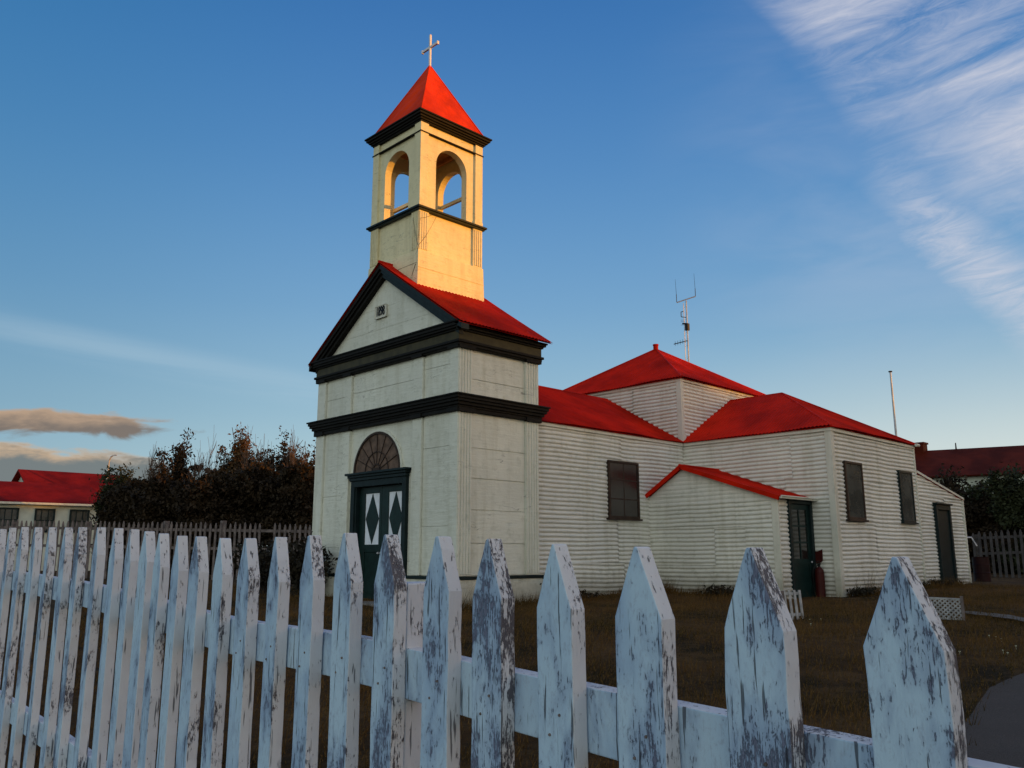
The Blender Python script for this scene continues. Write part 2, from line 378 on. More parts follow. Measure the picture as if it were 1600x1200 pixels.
def drape(name, poly_pts, m, lift, n=40):     # strip between two polylines draped on the ground
    A, B = poly_pts; mbb = MB(); P = []
    k = 14
    for i in range(n+1):
        f = i/n*(len(A)-1); a = min(int(f), len(A)-2); f -= a
        p = Vector(A[a]).lerp(Vector(A[a+1]), f); q = Vector(B[a]).lerp(Vector(B[a+1]), f)
        for j in range(k+1):
            r = p.lerp(q, j/k); P.append((r.x, r.y, g(r.x, r.y)+lift))
    mbb.v = P; mbb.f = [(i*(k+1)+j, (i+1)*(k+1)+j, (i+1)*(k+1)+j+1, i*(k+1)+j+1) for i in range(n) for j in range(k)]
    return mbb.build(name, m)
def gpt(px, py):                              # where the sight line of a pixel meets the lawn (for laying out path edges)
    d = _f+_r*((px-800)/F)-_u*((py-600)/F); t = .2
    while t < 60:
        p = CAM+d*t
        if p.z < g(p.x, p.y): return (p.x, p.y)
        t += .01
    return (p.x, p.y)
m, t, b = mat('asphalt'); v = objco(t, world=True)
n3 = noise(t, v, 160, 4, .8); n1 = noise(t, v, 2, 4, .6)
c = MIXC(t, SS(t, n3, .35, .7), (.030, .022, .016), (.095, .068, .050)); c = MIXC(t, M_(t, 'MULTIPLY', SS(t, n1, .4, .7), .4), c, (.032, .024, .018))
t.links.new(c, b.inputs['Base Color']); b.inputs['Roughness'].default_value = .9; bump(t, b, n3, .8, .006)
ASPH = m
e0 = [gpt(1500, 1250), gpt(1508, 1130), gpt(1545, 1078), gpt(1610, 1050), gpt(1700, 1030), gpt(1950, 1000)]
dirs = (1.2, -1.9)
e1 = [(p[0]+1.4, p[1]-2.2) for p in e0]
tag(drape('path', (e0, e1), ASPH, .01), kind='structure')
CONC = simple('concrete', (.12, .105, .09), .9, .3, 6, bmp=.4)
a0 = [gpt(1478, 955), gpt(1540, 962), gpt(1600, 971), gpt(1750, 990)]
a1 = [gpt(1478, 959), gpt(1540, 967), gpt(1600, 977), gpt(1750, 998)]
tag(drape('kerb', (a0, a1), CONC, .035), kind='structure')
a0 = [(4.55, -2.18), (4.6, -2.78)]; a1 = [(7.3, -2.56), (7.3, -2.80)]
o_ = MB().box((4.3, -2.95, .1), (5.7, -2.14, .305)).build('pavement', CONC); tag(o_, kind='structure')

def blades(name, n, rect, hmin, hmax, w, matl, label, cat, keep=None, clump=.0):
    s0, s1, t0, t1 = rect
    u = rng.random(n); tt = t0+(t1-t0)*u**.8; ss = (s0+(s1-s0)*rng.random(n))*(tt/t1*.9+.1)
    x = CAM.x+FWD.x*tt+RGT.x*ss; y = CAM.y+FWD.y*tt+RGT.y*ss
    ok = np.ones(n, bool)
    if keep is not None: ok = keep(x, y)
    x = x[ok]; y = y[ok]; n = len(x)
    z = gz(x, y)-.004; a = rng.random(n)*2*PI; h = hmin+(hmax-hmin)*rng.random(n)**2
    h *= .55+.9*np.clip(np.sin(x*1.9+np.sin(y*1.3)*2)*np.sin(y*2.3+x*.6)*.5+.5, 0, 1)
    hs = np.sin(np.floor(x*4.3)*12.9898+np.floor(y*4.3)*78.233)*43758.5; hs -= np.floor(hs); h *= np.where(hs > .88, 1.9, 1.0)
    lx = (rng.random(n)-.3)*h*1.0; ly = (rng.random(n)-.5)*h*.9
    V = np.zeros((n, 3, 3))
    V[:, 0] = np.stack([x-np.cos(a)*w/2, y-np.sin(a)*w/2, z], 1); V[:, 1] = np.stack([x+np.cos(a)*w/2, y+np.sin(a)*w/2, z], 1)
    V[:, 2] = np.stack([x+lx, y+ly, z+h], 1)
    me = bpy.data.meshes.new(name); me.vertices.add(n*3); me.vertices.foreach_set('co', V.ravel())
    me.loops.add(n*3); me.loops.foreach_set('vertex_index', np.arange(n*3)); me.polygons.add(n)
    me.polygons.foreach_set('loop_start', np.arange(n)*3); me.polygons.foreach_set('loop_total', np.full(n, 3)); me.update()
    me.materials.append(matl); o = bpy.data.objects.new(name, me); COL.objects.link(o)
    return tag(o, label, cat, kind='stuff')
def grass_mat():
    m, t, b = mat('dry_grass'); v = objco(t, world=True)
    n1 = noise(t, v, .7, 5, .65, .8); n2 = noise(t, v, 60, 2, .5)
    c = MIXC(t, SS(t, n1, .40, .60), (.024, .019, .006), (.090, .046, .014)); c = MIXC(t, SS(t, n2, .4, .7), c, (.15, .085, .028))
    t.links.new(c, b.inputs['Base Color']); b.inputs['Roughness'].default_value = .9; b.inputs['Specular IOR Level'].default_value = .1
    return m
GRASS = grass_mat()
e0a = np.array(e0)
def lawn_ok(x, y):
    inside = ((x > .0) & (x < 1.5) & (y > .0) & (y < 3.4)) | ((x > 1.4) & (x < 8.3) & (y > .0)) | ((x > 5.0) & (x < 10.5) & (y > -2.5)) | ((x > 4.08) & (x < 5.1) & (y > -2.14)) | ((x > 4.3) & (x < 5.7) & (y > -2.95) & (y < -2.1))
    # right of the path edge
    f = np.interp(x, e0a[:, 0], e0a[:, 1], left=-9)
    return ~inside & (y > f-.02+.05*np.sin(x*23+y*7)*np.sin(x*9))
blades('grass', 150000, (-7.5, 9.5, 1.0, 15.5), .018, .085, .006, GRASS, 'dry brown and green grass of the churchyard lawn', 'grass', lawn_ok)

# ------------------------------------------------------------------ corrugated sheets
def corr_wall(mb, O, U, Nn, z0, z1, ext, pitch=.0625, amp=.0088, tier=.62, seg=(.9, 2.2), wav=.006, sub=8):
    """horizontal corrugations; O origin, U along, Nn outward; ext(z)->(u0,u1)"""
    O = Vector(O); U = Vector(U); Nn = Vector(Nn)
    zt = z0
    while zt < z1-1e-6:
        ze_ = min(zt+tier, z1)
        if z1-ze_ < .12: ze_ = z1
        a0, b0 = ext(zt); a1, b1 = ext(ze_); lo = min(a0, a1); hi = max(b0, b1)
        cuts = [lo]; 
        while cuts[-1] < hi: cuts.append(cuts[-1]+random.uniform(*seg))
        cuts[-1] = hi
        if len(cuts) > 2 and cuts[-1]-cuts[-2] < .25: cuts.pop(-2)
        for ca, cb in zip(cuts, cuts[1:]):
            off = random.uniform(0, .0045); ph = random.uniform(-.10, .10); tilt = random.uniform(-.012, .012)
            n = max(2, int((ze_-zt)/pitch*sub)); k = max(2, int((cb-ca)/.22)); vs = []; fs = []
            phs = [random.uniform(0, 6) for _ in range(3)]
            zlo = zt-.012
            for i in range(n+1):
                z = zlo+(ze_-zlo)*i/n
                ea, eb = ext(min(max(z, z0), z1)); a = max(ca, ea); b_ = min(cb, eb)
                if b_ < a: a = b_ = min(max(a, ea), eb)
                for j in range(k+1):
                    u = a+(b_-a)*j/k
                    zz = z+wav*math.sin(u*2.3+phs[0])+wav*.5*math.sin(u*6.1+phs[1])+tilt*(u-ca)
                    sn = math.sin(2*PI*zz/pitch+ph*2*PI); d = amp*(1.25-2.3*((1-sn)/2)**1.7)+off+.004*math.sin(u*3.1+z*4+phs[2])
                    if i == 0: d += .003
                    vs.append(O+U*u+Nn*d+Vector((0, 0, z)))
            for i in range(n):
                for j in range(k): fs.append((i*(k+1)+j, i*(k+1)+j+1, (i+1)*(k+1)+j+1, (i+1)*(k+1)+j))
            mb.add(vs, fs)
        zt = ze_
    return mb
def corr_roof(mb, A, B, up, tfun, pitch=.0625, amp=.007, nsub=4, lo=0.0, sag=.006, sub=6, brk=None):
    """eave A->B, up = upslope unit vector, tfun(s)->(t0,t1) along the slope; corrugations run upslope"""
    A = Vector(A); B = Vector(B); L = (B-A).length; e = (B-A)/L; up = Vector(up).normalized(); nn = e.cross(up).normalized()
    if nn.z < 0: nn = -nn
    n = max(4, int(L/pitch*sub)); vs = []; fs = []; K = nsub+1
    ext = [i/n for i in range(n+1)]
    ph = random.uniform(0, 6)
    def pt(s, t, d): return A+e*s+up*t+nn*d
    for f in ext:
        s = f*L; t0, t1 = tfun(s); sheet = int(s/.72)
        lift = .0035*(sheet % 2)
        for j in range(K):
            t = t0+(t1-t0)*j/(K-1)
            vs.append(pt(s, t, amp*math.sin(2*PI*s/pitch)+lift+sag*math.sin(s*1.7+t*2.1+ph)+sag*.6*math.sin(s*4.3-t*3+ph)))
    for i in range(n):
        for j in range(K-1): fs.append((i*K+j, (i+1)*K+j, (i+1)*K+j+1, i*K+j+1))
    mb.add(vs, fs)
    # underside sheet
    cols = 12; vs = []
    for i in range(cols+1):
        s = L*i/cols; t0, t1 = tfun(s); vs += [pt(s, t0+.004, -.022), pt(s, max(t0+.004, t1), -.022)]
    mb.add(vs, [(2*i, 2*i+1, 2*i+3, 2*i+2) for i in range(cols)])
    return mb

# ================================================================== CHURCH
W_, D_ = 3.385, 1.488
church = thing('church', 'white wooden church with red roofs, dark green cornices, square belfry and corrugated iron nave', 'church', (0, 0, .28))
def P(mb, name, m, parent=None, **kw):
    o = mb.build(name, m, **kw)
    if parent is None or parent is church: adopt(church, o)
    else:
        o.parent = parent; o.matrix_parent_inverse = Matrix.Identity(4)
    return o
c_ = .045
# --- lower tower walls (front wall has a door opening)
DY0, DY1, DZ = 1.13, 2.28, 1.90
mb = MB()
mb.box((c_, c_, .2), (c_+.12, DY0, 3.60)); mb.box((c_, DY1, .2), (c_+.12, W_-c_, 3.60)); mb.box((c_, DY0, DZ), (c_+.12, DY1, 3.60))
mb.box((c_+.12, c_, .2), (D_-c_, c_+.12, 3.60)); mb.box((c_+.12, W_-c_-.12, .2), (D_-c_, W_-c_, 3.60)); mb.box((D_-c_-.1, c_+.12, .2), (D_-c_, W_-c_-.12, 3.60))
mb.box((c_+.02, c_+.02, 3.55), (D_-c_-.02, W_-c_-.02, 3.60))
P(mb, 'tower_wall', WHITE)
# horizontal boards of the side wall, with uneven open joints
mb = MB(); z = .68; 
for zz in (1.082, 1.502, 1.905, 2.297, 2.76):
    P(MB().box((.25, .030+random.uniform(0, .006), z+.004), (1.225, c_-.001, zz-.004)), 'side_board', WHITE, bevel=.003); z = zz
z = 2.98
for zz in (3.20, 3.565): P(MB().box((.25, .032, z+.004), (1.225, c_-.001, zz-.003)), 'side_board', WHITE, bevel=.003); z = zz
mb = MB()
for y0, y1 in ((.18, .745), (2.63, 3.165)):
    z = .68
    for zz in ((1.30, 2.32, 2.76) if y0 < 1 else (1.05, 1.80, 2.76)): P(MB().box((.033, y0, z+.002), (c_-.001, y1, zz-.002)), 'front_board', WHITE, bevel=.003); z = zz
for y0, y1, zs in ((.18, .745, (3.40, 3.56)), (.955, 2.455, (3.30, 3.56)), (2.63, 3.165, (3.28, 3.56))):
    z = 2.98
    for zz in zs: P(MB().box((.035+random.uniform(0, .004), y0, z+.002), (c_-.001, y1, zz-.002)), 'front_board', WHITE, bevel=.003); z = zz
# pilasters
for y0, y1 in ((0, .175), (.75, .95), (2.46, 2.625), (3.17, W_)):
    for z0, z1 in ((.68, 2.765), (2.96, 3.600)):
        mb = MB()
        if y0 == 0:      # corner pilaster, fluted on its side face
            mb.box((0, 0.010, z0), (.245, .175, z1))
            for k in range(5): x = .012+k*.048; mb.box((x, 0, z0+.02), (x+.030, .0102, z1-.01))
        elif y1 == W_: mb.box((0, y0, z0), (.2, y1, z1))
        else: mb.box((0, y0, z0), (c_+.01, y1, z1))
        P(mb, 'pilaster', WHITE, bevel=.004)
for z0, z1 in ((.68, 2.765), (2.96, 3.600)):
    mb = MB().box((1.225, .010, z0), (D_, .17, z1))
    for k in range(5): x = 1.237+k*.050; mb.box((x, 0, z0+.02), (x+.032, .0102, z1-.01))
    P(mb, 'pilaster', WHITE, bevel=.004)
# plinth and green drip trim
mb = MB().box((-.035, -.035, 0), (D_+.01, .4, .635)); mb.box((-.035, .4, 0), (.3, 1.03, .635)); P(mb, 'plinth', WHITE, bevel=.006)
P(MB().box((-.035, 2.34, 0), (.3, W_+.035, .635)), 'plinth', WHITE, bevel=.006)
mb = MB()
mb.box((-.05, -.05, .637), (D_+.02, .07, .676)); mb.box((-.05, .07, .637), (.07, 1.03, .676)); P(MB().box((-.05, 2.34, .637), (.07, W_+.05, .676)), 'drip_trim', DGREEN, bevel=.004)
P(mb, 'drip_trim', DGREEN, bevel=.004)
# entablatures: profiles swept round front and side
def ring(mb, o, z0, z1, x1=D_, y1=W_, inner=.06, x0=0, y0=0):   # U-shaped band: three visible sides + back
    mb.box((x0-o, y0-o, z0), (x1+o, y0+inner, z1)); mb.box((x0-o, y0+inner, z0), (x0+inner, y1-inner, z1)); mb.box((x0-o, y1-inner, z0), (x1+o, y1+o, z1))
    mb.box((x1-inner, y0+inner, z0), (x1+o, y1-inner, z1))
    return mb
mb = MB()
for o, z0, z1 in ((.018, 2.755, 2.800), (.030, 2.8005, 2.828), (.055, 2.8285, 2.868), (.082, 2.8685, 2.905), (.100, 2.9055, 2.945), (.118, 2.9455, 2.968)): ring(mb, o, z0, z1)
for y0, y1 in ((-.02, .19), (.735, .965), (2.445, 2.64), (3.155, W_+.02)): mb.box((-.036, y0, 2.742), (.03, y1, 2.7995))
mb.box((-.02, -.036, 2.742), (.265, .02, 2.7995)); mb.box((1.21, -.036, 2.742), (D_+.02, .02, 2.7995))
P(mb, 'middle_cornice', BLACKG, bevel=.005)
mb = MB()
for o, z0, z1 in ((.016, 3.597, 3.615), (.034, 3.6155, 3.650), (.055, 3.6505, 3.685)): ring(mb, o, z0, z1)
for y0, y1 in ((-.02, .19), (.735, .965), (2.445, 2.64), (3.155, W_+.02)): mb.box((-.040, y0, 3.580), (.03, y1, 3.6145))
mb.box((-.02, -.040, 3.580), (.265, .02, 3.6145)); mb.box((1.21, -.040, 3.580), (D_+.02, .02, 3.6145))
P(mb, 'architrave', BLACKG, bevel=.004)
P(ring(MB(), .028, 3.6855, 3.805), 'frieze', FRIEZE_LIT, bevel=.003)
mb = MB()
for o, z0, z1 in ((.050, 3.8055, 3.832), (.078, 3.8325, 3.862)): ring(mb, o, z0, z1)
mb.box((-.095, -.095, 3.8625), (.06, W_+.095, 3.905)); mb.box((-.110, -.11, 3.9055), (.05, W_+.11, 3.930))
mb.box((.0601, -.095, 3.8625), (D_+.095, .06, 3.885)); mb.box((.0601, W_-.06, 3.8625), (D_+.095, W_+.095, 3.885))
P(mb, 'upper_cornice', BLACKG, bevel=.004)
# pediment
zE, zR, oy = 3.897, 5.150, .15; YC = W_/2; slope = (zR-zE)/(YC+oy); ang = math.atan(slope)
def zroof(y): return zE+slope*(min(y, W_-y)+oy)
mb = MB().prism([(c_, .0, 3.93), (c_, W_, 3.93), (c_, YC, zroof(YC)-.03)], (.05, 0, 0))
P(mb, 'pediment', WHITE)
mb = MB()   # board layers give the tympanum its faint joints
for z0, z1 in ((3.932, 4.178), (4.182, 4.50), (4.504, 4.90)):
    ya = (z0+.10-zE)/slope-oy; yb = (z1+.10-zE)/slope-oy
    mb.prism([(c_-.006+random.uniform(0, .003), ya, z0), (c_-.006, W_-ya, z0), (c_-.006, W_-yb, z1), (c_-.006, yb, z1)], (.0055, 0, 0))
P(mb, 'pediment_boarding', WHITE)
for sgn in (1, -1):
    mb = MB()
    for x0, th, dz0 in ((-.095, .075, -.028), (-.070, .055, -.1035), (-.04, .062, -.159)):
        def yy(v): return v if sgn == 1 else W_-v
        ya = -oy-.002; 
        a = Vector((x0, yy(ya), zE+dz0)); b_ = Vector((x0, YC, zR+dz0))
        mb.prism([a, b_, b_-Vector((0, 0, th)), a-Vector((0, 0, th))] if dz0 == -.028 else
                 [Vector((x0, yy(-.04), zE+slope*(.11)+dz0)), b_, b_-Vector((0, 0, th)), Vector((x0, yy(-.04), zE+slope*.11+dz0-th))], (c_-.008-x0, 0, 0))
    P(mb, 'raking_cornice', DGREEN if sgn == 1 else BLACKG, bevel=.003)
# date plaque
pl = MB().box((.012, 1.645, 4.345), (.038, 1.925, 4.53))
plaque = P(pl, 'date_plaque', TRIMW, bevel=.006)
fr = MB()
fr.box((.004, 1.640, 4.345), (.0118, 1.655, 4.53)); fr.box((.004, 1.915, 4.345), (.0118, 1.930, 4.53)); fr.box((.004, 1.6555, 4.338), (.0118, 1.9145, 4.352)); fr.box((.004, 1.6555, 4.523), (.0118, 1.9145, 4.537))
P(fr, 'plaque_frame', TRIMW, bevel=.002).parent = None
o_ = bpy.data.objects['plaque_frame']; o_.parent = plaque; o_.matrix_parent_inverse = church.matrix_world.inverted() @ Matrix.Identity(4); o_.matrix_parent_inverse = Matrix.Identity(4)
cu = bpy.data.curves.new('numerals', 'FONT'); cu.body = '1898'; cu.size = .20; cu.extrude = .004; cu.offset = .0025; cu.align_x = 'CENTER'; cu.align_y = 'CENTER'
to = bpy.data.objects.new('tmp', cu); COL.objects.link(to); bpy.context.view_layer.update()
tm = bpy.data.meshes.new_from_object(to.evaluated_get(bpy.context.evaluated_depsgraph_get())); bpy.data.objects.remove(to)
tm.transform(Matrix.Translation((.006, 1.785, 4.437)) @ Matrix(((0, 0, -1, 0), (-1, 0, 0, 0), (0, 1, 0, 0), (0, 0, 0, 1))) @ Matrix.Diagonal((.53, .98, 1, 1)))
tm.materials.clear(); tm.materials.append(BLACK); tm.name = 'numerals'
no = bpy.data.objects.new('numerals', tm); COL.objects.link(no); no.parent = plaque
# gable roof
for sgn in (1, -1):
    mb = MB(); up = Vector((0, sgn*math.cos(ang), math.sin(ang))); L = (YC+oy)/math.cos(ang)
    yb = -oy if sgn == 1 else W_+oy
    corr_roof(mb, (-.115, yb, zE), (1.625, yb, zE), up, lambda s: (-.012*(1+.5*math.sin(s*9)), L+.004), sag=.003)
    P(mb, 'gable_roof', RED)
P(MB().tube((-.115, YC, zR+.004), (.16, YC, zR+.004), .022), 'ridge_cap', RED)
mb = MB().prism([(D_-.06, .0, 3.6), (D_-.06, W_, 3.6), (D_-.06, W_, 3.95), (D_-.06, YC, zR-.05), (D_-.06, 0, 3.95)], (.05, 0, 0)); P(mb, 'rear_gable', WHITE)

# --- belfry
ux0, ux1, uy0, uy1 = .144, 1.380, 1.088, 2.296; XC, YC2 = (ux0+ux1)/2, (uy0+uy1)/2
q = .034
mb = MB()
e = .02
mb.box((ux0+q, uy0+q, 4.35), (ux1-q, uy1-q, 5.86))
P(mb, 'belfry_base_wall', SUNGOLD)
mb = MB()
vs = [(ux0-.035, uy0-.035, 4.30), (ux1+.035, uy0-.035, 4.30), (ux1+.035, uy1+.035, 4.30), (ux0-.035, uy1+.035, 4.30),
      (ux0-.012, uy0-.012, 5.245), (ux1+.012, uy0-.012, 5.245), (ux1+.012, uy1+.012, 5.245), (ux0-.012, uy1+.012, 5.245)]
mb.add(vs, [(0,3,2,1),(4,5,6,7),(0,1,5,4),(1,2,6,5),(2,3,7,6),(3,0,4,7)])
for z in (4.98,):
    mb.box((ux0-.024, uy0-.0245, z), (ux1+.024, uy0-.019, z+.008))
P(mb, 'belfry_skirt', SUNGOLD, bevel=.004)
def corner_pils(z0, z1, wdt, flute):
    for cx, sx in ((ux0, 1), (ux1, -1)):
        for cy, sy in ((uy0, 1), (uy1, -1)):
            mb = MB(); w_ = wdt
            mb.box((cx, cy, z0), (cx+sx*w_, cy+sy*w_, z1))
            if flute:
                for k in range(4):
                    a = .010+k*(w_-.02)/4; b2 = a+(w_-.02)/4*.62
                    mb.box((cx+sx*a, cy-sy*.009, z0+.02), (cx+sx*b2, cy-sy*.0005, z1-.02))
                    mb.box((cx-sx*.009, cy+sy*a, z0+.02), (cx-sx*.0005, cy+sy*b2, z1-.02))
            P(mb, 'corner_pilaster', SUNGOLD, bevel=.003)
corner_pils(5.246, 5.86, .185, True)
# belt
mb = MB().box((ux0-.055, uy0-.055, 5.885), (ux1+.055, uy1+.055, 5.915)); mb.box((ux0-.030, uy0-.030, 5.8605), (ux1+.030, uy1+.030, 5.8848))
P(mb, 'belfry_belt', DGREEN, bevel=.004)
# arched walls of the bell chamber
def arch_wall(mb, axis_, c, half, zs, z0, z1, lo, hi, p0, p1, n=18):
    """wall slab normal to an axis between p0 (outer) and p1 (inner); opening centre c half width `half`, springing zs"""
    def V(u, z, p): return (p, u, z) if axis_ == 'x' else (u, p, z)
    def quad(u0, za0, za1, u1, zb0, zb1):
        a = [V(u0, za0, p0), V(u1, zb0, p0), V(u1, zb1, p0), V(u0, za1, p0)]
        mb.prism(a, Vector(V(0, 0, p1))-Vector(V(0, 0, p0)))
    quad(lo, z0, z1, c-half, z0, z1); quad(c+half, z0, z1, hi, z0, z1)
    for i in range(n):
        t0 = PI-PI*i/n; t1 = PI-PI*(i+1)/n
        u0 = c+half*math.cos(t0); u1 = c+half*math.cos(t1)
        quad(u0, zs+half*math.sin(t0), z1, u1, zs+half*math.sin(t1), z1)
zc0, zc1 = 5.916, 7.262; T = .115
mb = MB()
arch_wall(mb, 'x', 1.705, .303, 6.69, zc0, zc1, uy0+q, uy1-q, ux0+q, ux0+q+T)
arch_wall(mb, 'x', 1.705, .303, 6.69, zc0, zc1, uy0+q, uy1-q, ux1-q, ux1-q-T)
arch_wall(mb, 'y', .772, .303, 6.69, zc0, zc1, ux0+q+T, ux1-q-T, uy0+q, uy0+q+T)
arch_wall(mb, 'y', .772, .303, 6.69, zc0, zc1, ux0+q+T, ux1-q-T, uy1-q, uy1-q-T)
P(mb, 'bell_chamber_wall', SUNGOLD)
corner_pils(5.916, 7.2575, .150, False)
# pilaster foot blocks and thin string
for cx, sx in ((ux0, 1), (ux1, -1)):
    for cy, sy in ((uy0, 1), (uy1, -1)): P(MB().box((cx-sx*.006, cy-sy*.006, 5.917), (cx+sx*.16, cy+sy*.16, 5.99)), 'pilaster_foot', SUNGOLD, bevel=.003)
mb = MB(); ring(mb, .014, 7.098, 7.112, x1=ux1, y1=uy1, inner=.03, x0=ux0, y0=uy0); P(mb, 'string_moulding', BLACKG, bevel=.002)
P(MB().box((ux0+q+.02, uy0+q+.02, 7.19), (ux1-q-.02, uy1-q-.02, 7.22)), 'belfry_ceiling', INSIDE)
for x in (.42, .76, 1.1): P(MB().box((x, uy0+q+T, 7.12), (x+.05, uy1-q-T, 7.1895)), 'ceiling_joist', INSIDE)
P(MB().beam((1.31, 1.12, 6.50), (1.31, 2.26, 6.50), .045, .055), 'belfry_rail', SUNGOLD, bevel=.004)
P(MB().beam((.46, 1.14, 6.235), (.46, 2.24, 6.235), .05, .055), 'belfry_rail', SUNGOLD, bevel=.004)
mb = MB()
for o, z0, z1 in ((.012, 7.258, 7.283), (.035, 7.2835, 7.310), (.060, 7.3105, 7.340), (.088, 7.3405, 7.375), (.108, 7.3755, 7.400)):
    mb.box((ux0-o, uy0-o, z0), (ux1+o, uy1+o, z1))
P(mb, 'belfry_cornice', BLACKG, bevel=.005)
# pyramid roof with buckled sheet
mb = MB(); ap = Vector((XC, YC2, 8.704)); o = .03; zb = 7.401
cs = [Vector((ux0-o, uy0-o, zb)), Vector((ux1+o, uy0-o, zb)), Vector((ux1+o, uy1+o, zb)), Vector((ux0-o, uy1+o, zb))]
for i in range(4):
    a, b2 = cs[i], cs[(i+1) % 4]; nn = (b2-a).cross(ap-a).normalized(); n = 26; vs = []; idx = {}
    for r_ in range(n+1):
        for k in range(n-r_+1):
            fa, fb, fc = (n-r_-k)/n, k/n, r_/n
            p = a*fa+b2*fb+ap*fc; edge = min(fa, fb, fc)*6; edge = min(1, edge)
            d = (.007*math.sin(p.z*5+k*.5+i)+.005*math.sin(p.z*11-k*.9+i*2)+random.uniform(-.0015, .0015))*edge
            idx[(r_, k)] = len(vs); vs.append(p+nn*d)
    fs = []
    for r_ in range(n):
        for k in range(n-r_):
            fs.append((idx[(r_, k)], idx[(r_, k+1)], idx[(r_+1, k)]))
            if k < n-r_-1: fs.append((idx[(r_, k+1)], idx[(r_+1, k+1)], idx[(r_+1, k)]))
    mb.add(vs, fs)
mb.add(cs, [(3, 2, 1, 0)])
brf = P(mb, 'belfry_roof', REDT)
mb = MB()
for cc in cs: mb.tube(cc, ap, .012, .010, 6)
hc = mb.build('hip_cap', REDT); hc.parent = brf
mb = MB().box((XC-.016, YC2-.016, 8.66), (XC+.016, YC2+.016, 9.235)); mb.box((XC-.0155, YC2-.185, 9.00), (XC+.0155, YC2+.185, 9.038))
mb.prism([(XC-.016, YC2-.016, 9.2352), (XC+.016, YC2-.016, 9.2352), (XC+.016, YC2+.016, 9.2352), (XC-.016, YC2+.016, 9.2352)], (0, 0, .012))
mb.box((XC-.02, YC2-.205, 8.990), (XC+.02, YC2-.185, 9.048)); mb.box((XC-.02, YC2+.185, 8.990), (XC+.02, YC2+.205, 9.048))
cx_ = mb.build('cross', WHITEM, bevel=.003); cx_.parent = brf
# loose cables
mb = MB()
def cable(pts, r=.0020):
    mb.path(pts, r, 5)
def sag_line(a, b2, s, n=10):
    a = Vector(a); b2 = Vector(b2); return [a.lerp(b2, i/n)-Vector((0, 0, s*math.sin(PI*i/n))) for i in range(n+1)]
cable(sag_line((ux0-.012, 1.45, 4.93), (ux0-.012, 1.10, 5.22), .0)+sag_line((ux0-.014, 1.075, 5.30), (.46, uy0-.008, 5.84), .04))
cable(sag_line((ux0-.02, 1.90, 5.04), (ux0-.02, 1.10, 5.05), .0))
cable(sag_line((ux0-.01, 1.22, 5.78), (ux0-.03, 1.07, 5.3), .03)+sag_line((.15, uy0-.02, 5.72), (.42, uy0-.01, 5.86), .01))
cable(sag_line((ux0-.022, 1.12, 5.03), (ux0-.022, 1.20, 4.87), 0), .004)
P(mb, 'cable', BLACK)

# --- front door
FX = c_   # wall plane
mb = MB()
mb.box((FX-.055, 1.055, .30), (FX+.10, 1.135, 1.985)); mb.box((FX-.055, 2.275, .30), (FX+.10, 2.365, 1.985)); mb.box((FX-.055, 1.1352, 1.895), (FX+.10, 2.2748, 1.985))
mb.box((FX-.035, 1.1352, .30), (FX+.09, 1.165, 1.894)); mb.box((FX-.035, 2.245, .30), (FX+.09, 2.2748, 1.894))
mb.box((FX-.075, 1.04, 1.9855), (FX+.02, 2.38, 2.03)); mb.box((FX-.095, 1.02, 2.0305), (FX+.02, 2.405, 2.065)); mb.box((FX-.12, .995, 2.0655), (FX+.02, 2.44, 2.098))
dr = P(mb, 'door_frame', DGREEN, bevel=.005)
for y0, y1, p0, p1 in ((1.166, 1.702, 1.225, 1.545), (1.708, 2.244, 1.765, 2.105)):
    mb = MB(); x0, x1 = FX+.03, FX+.07; zp0, zp1 = 1.085, 1.80
    mb.box((x0, y0, .32), (x1, p0, 1.89)); mb.box((x0, p1, .32), (x1, y1, 1.89)); mb.box((x0, p0, zp1), (x1, p1, 1.89)); mb.box((x0, p0, .98), (x1, p1, zp0))
    mb.box((x0, p0, .32), (x1, p1, .42)); mb.box((x0+.015, p0, .42), (x1, p1, .98))
    leaf = P(mb, 'door_leaf', DOORG, bevel=.004)
    pn = MB().box((x0+.012, p0, zp0), (x0+.022, p1, zp1)).build('door_panel', WPANEL); pn.parent = leaf
    yc = (p0+p1)/2; zc = (zp0+zp1)/2
    di = MB().prism([(x0+.006, yc, zp0+.005), (x0+.006, p1-.012, zc), (x0+.006, yc, zp1-.005), (x0+.006, p0+.012, zc)], (.0055, 0, 0)).build('diamond', DOORG); di.parent = leaf
    hn = MB().lathe((x0-.02, y1-.03 if y0 < 1.5 else y0+.03, .95), [(.005, 0), (.018, .008), (.018, .025), (.005, .033)], 10).build('door_handle', METAL); hn.parent = leaf
# fanlight
ya, yb_, zb0 = 1.215, 2.355, 2.10; R = (yb_-ya)/2; yc = (ya+yb_)/2
def arc_strip(mb, r0, r1, x0, x1, n=28, a0=0, a1=PI, yc=yc, zc=zb0):
    for i in range(n):
        t0 = a0+(a1-a0)*i/n; t1 = a0+(a1-a0)*(i+1)/n
        pts = [(x0, yc+r0*math.cos(t0), zc+r0*math.sin(t0)), (x0, yc+r1*math.cos(t0), zc+r1*math.sin(t0)), (x0, yc+r1*math.cos(t1), zc+r1*math.sin(t1)), (x0, yc+r0*math.cos(t1), zc+r0*math.sin(t1))]
        mb.prism(pts, (x1-x0, 0, 0))
R = .555
mb = MB(); n = 40
mb.prism([(FX-.016, yc+R*math.cos(PI*i/n), zb0+R*math.sin(PI*i/n)) for i in range(n+1)], (.0145, 0, 0))
fan = P(mb, 'fanlight', FANW)
mb = MB()
for k in range(1, 8):
    t0 = PI*k/8; d = Vector((0, math.cos(t0), math.sin(t0)))
    mb.beam(Vector((FX-.021, yc, zb0))+d*.10, Vector((FX-.021, yc, zb0))+d*(R-.02), .009, .012, up=(1, 0, 0))
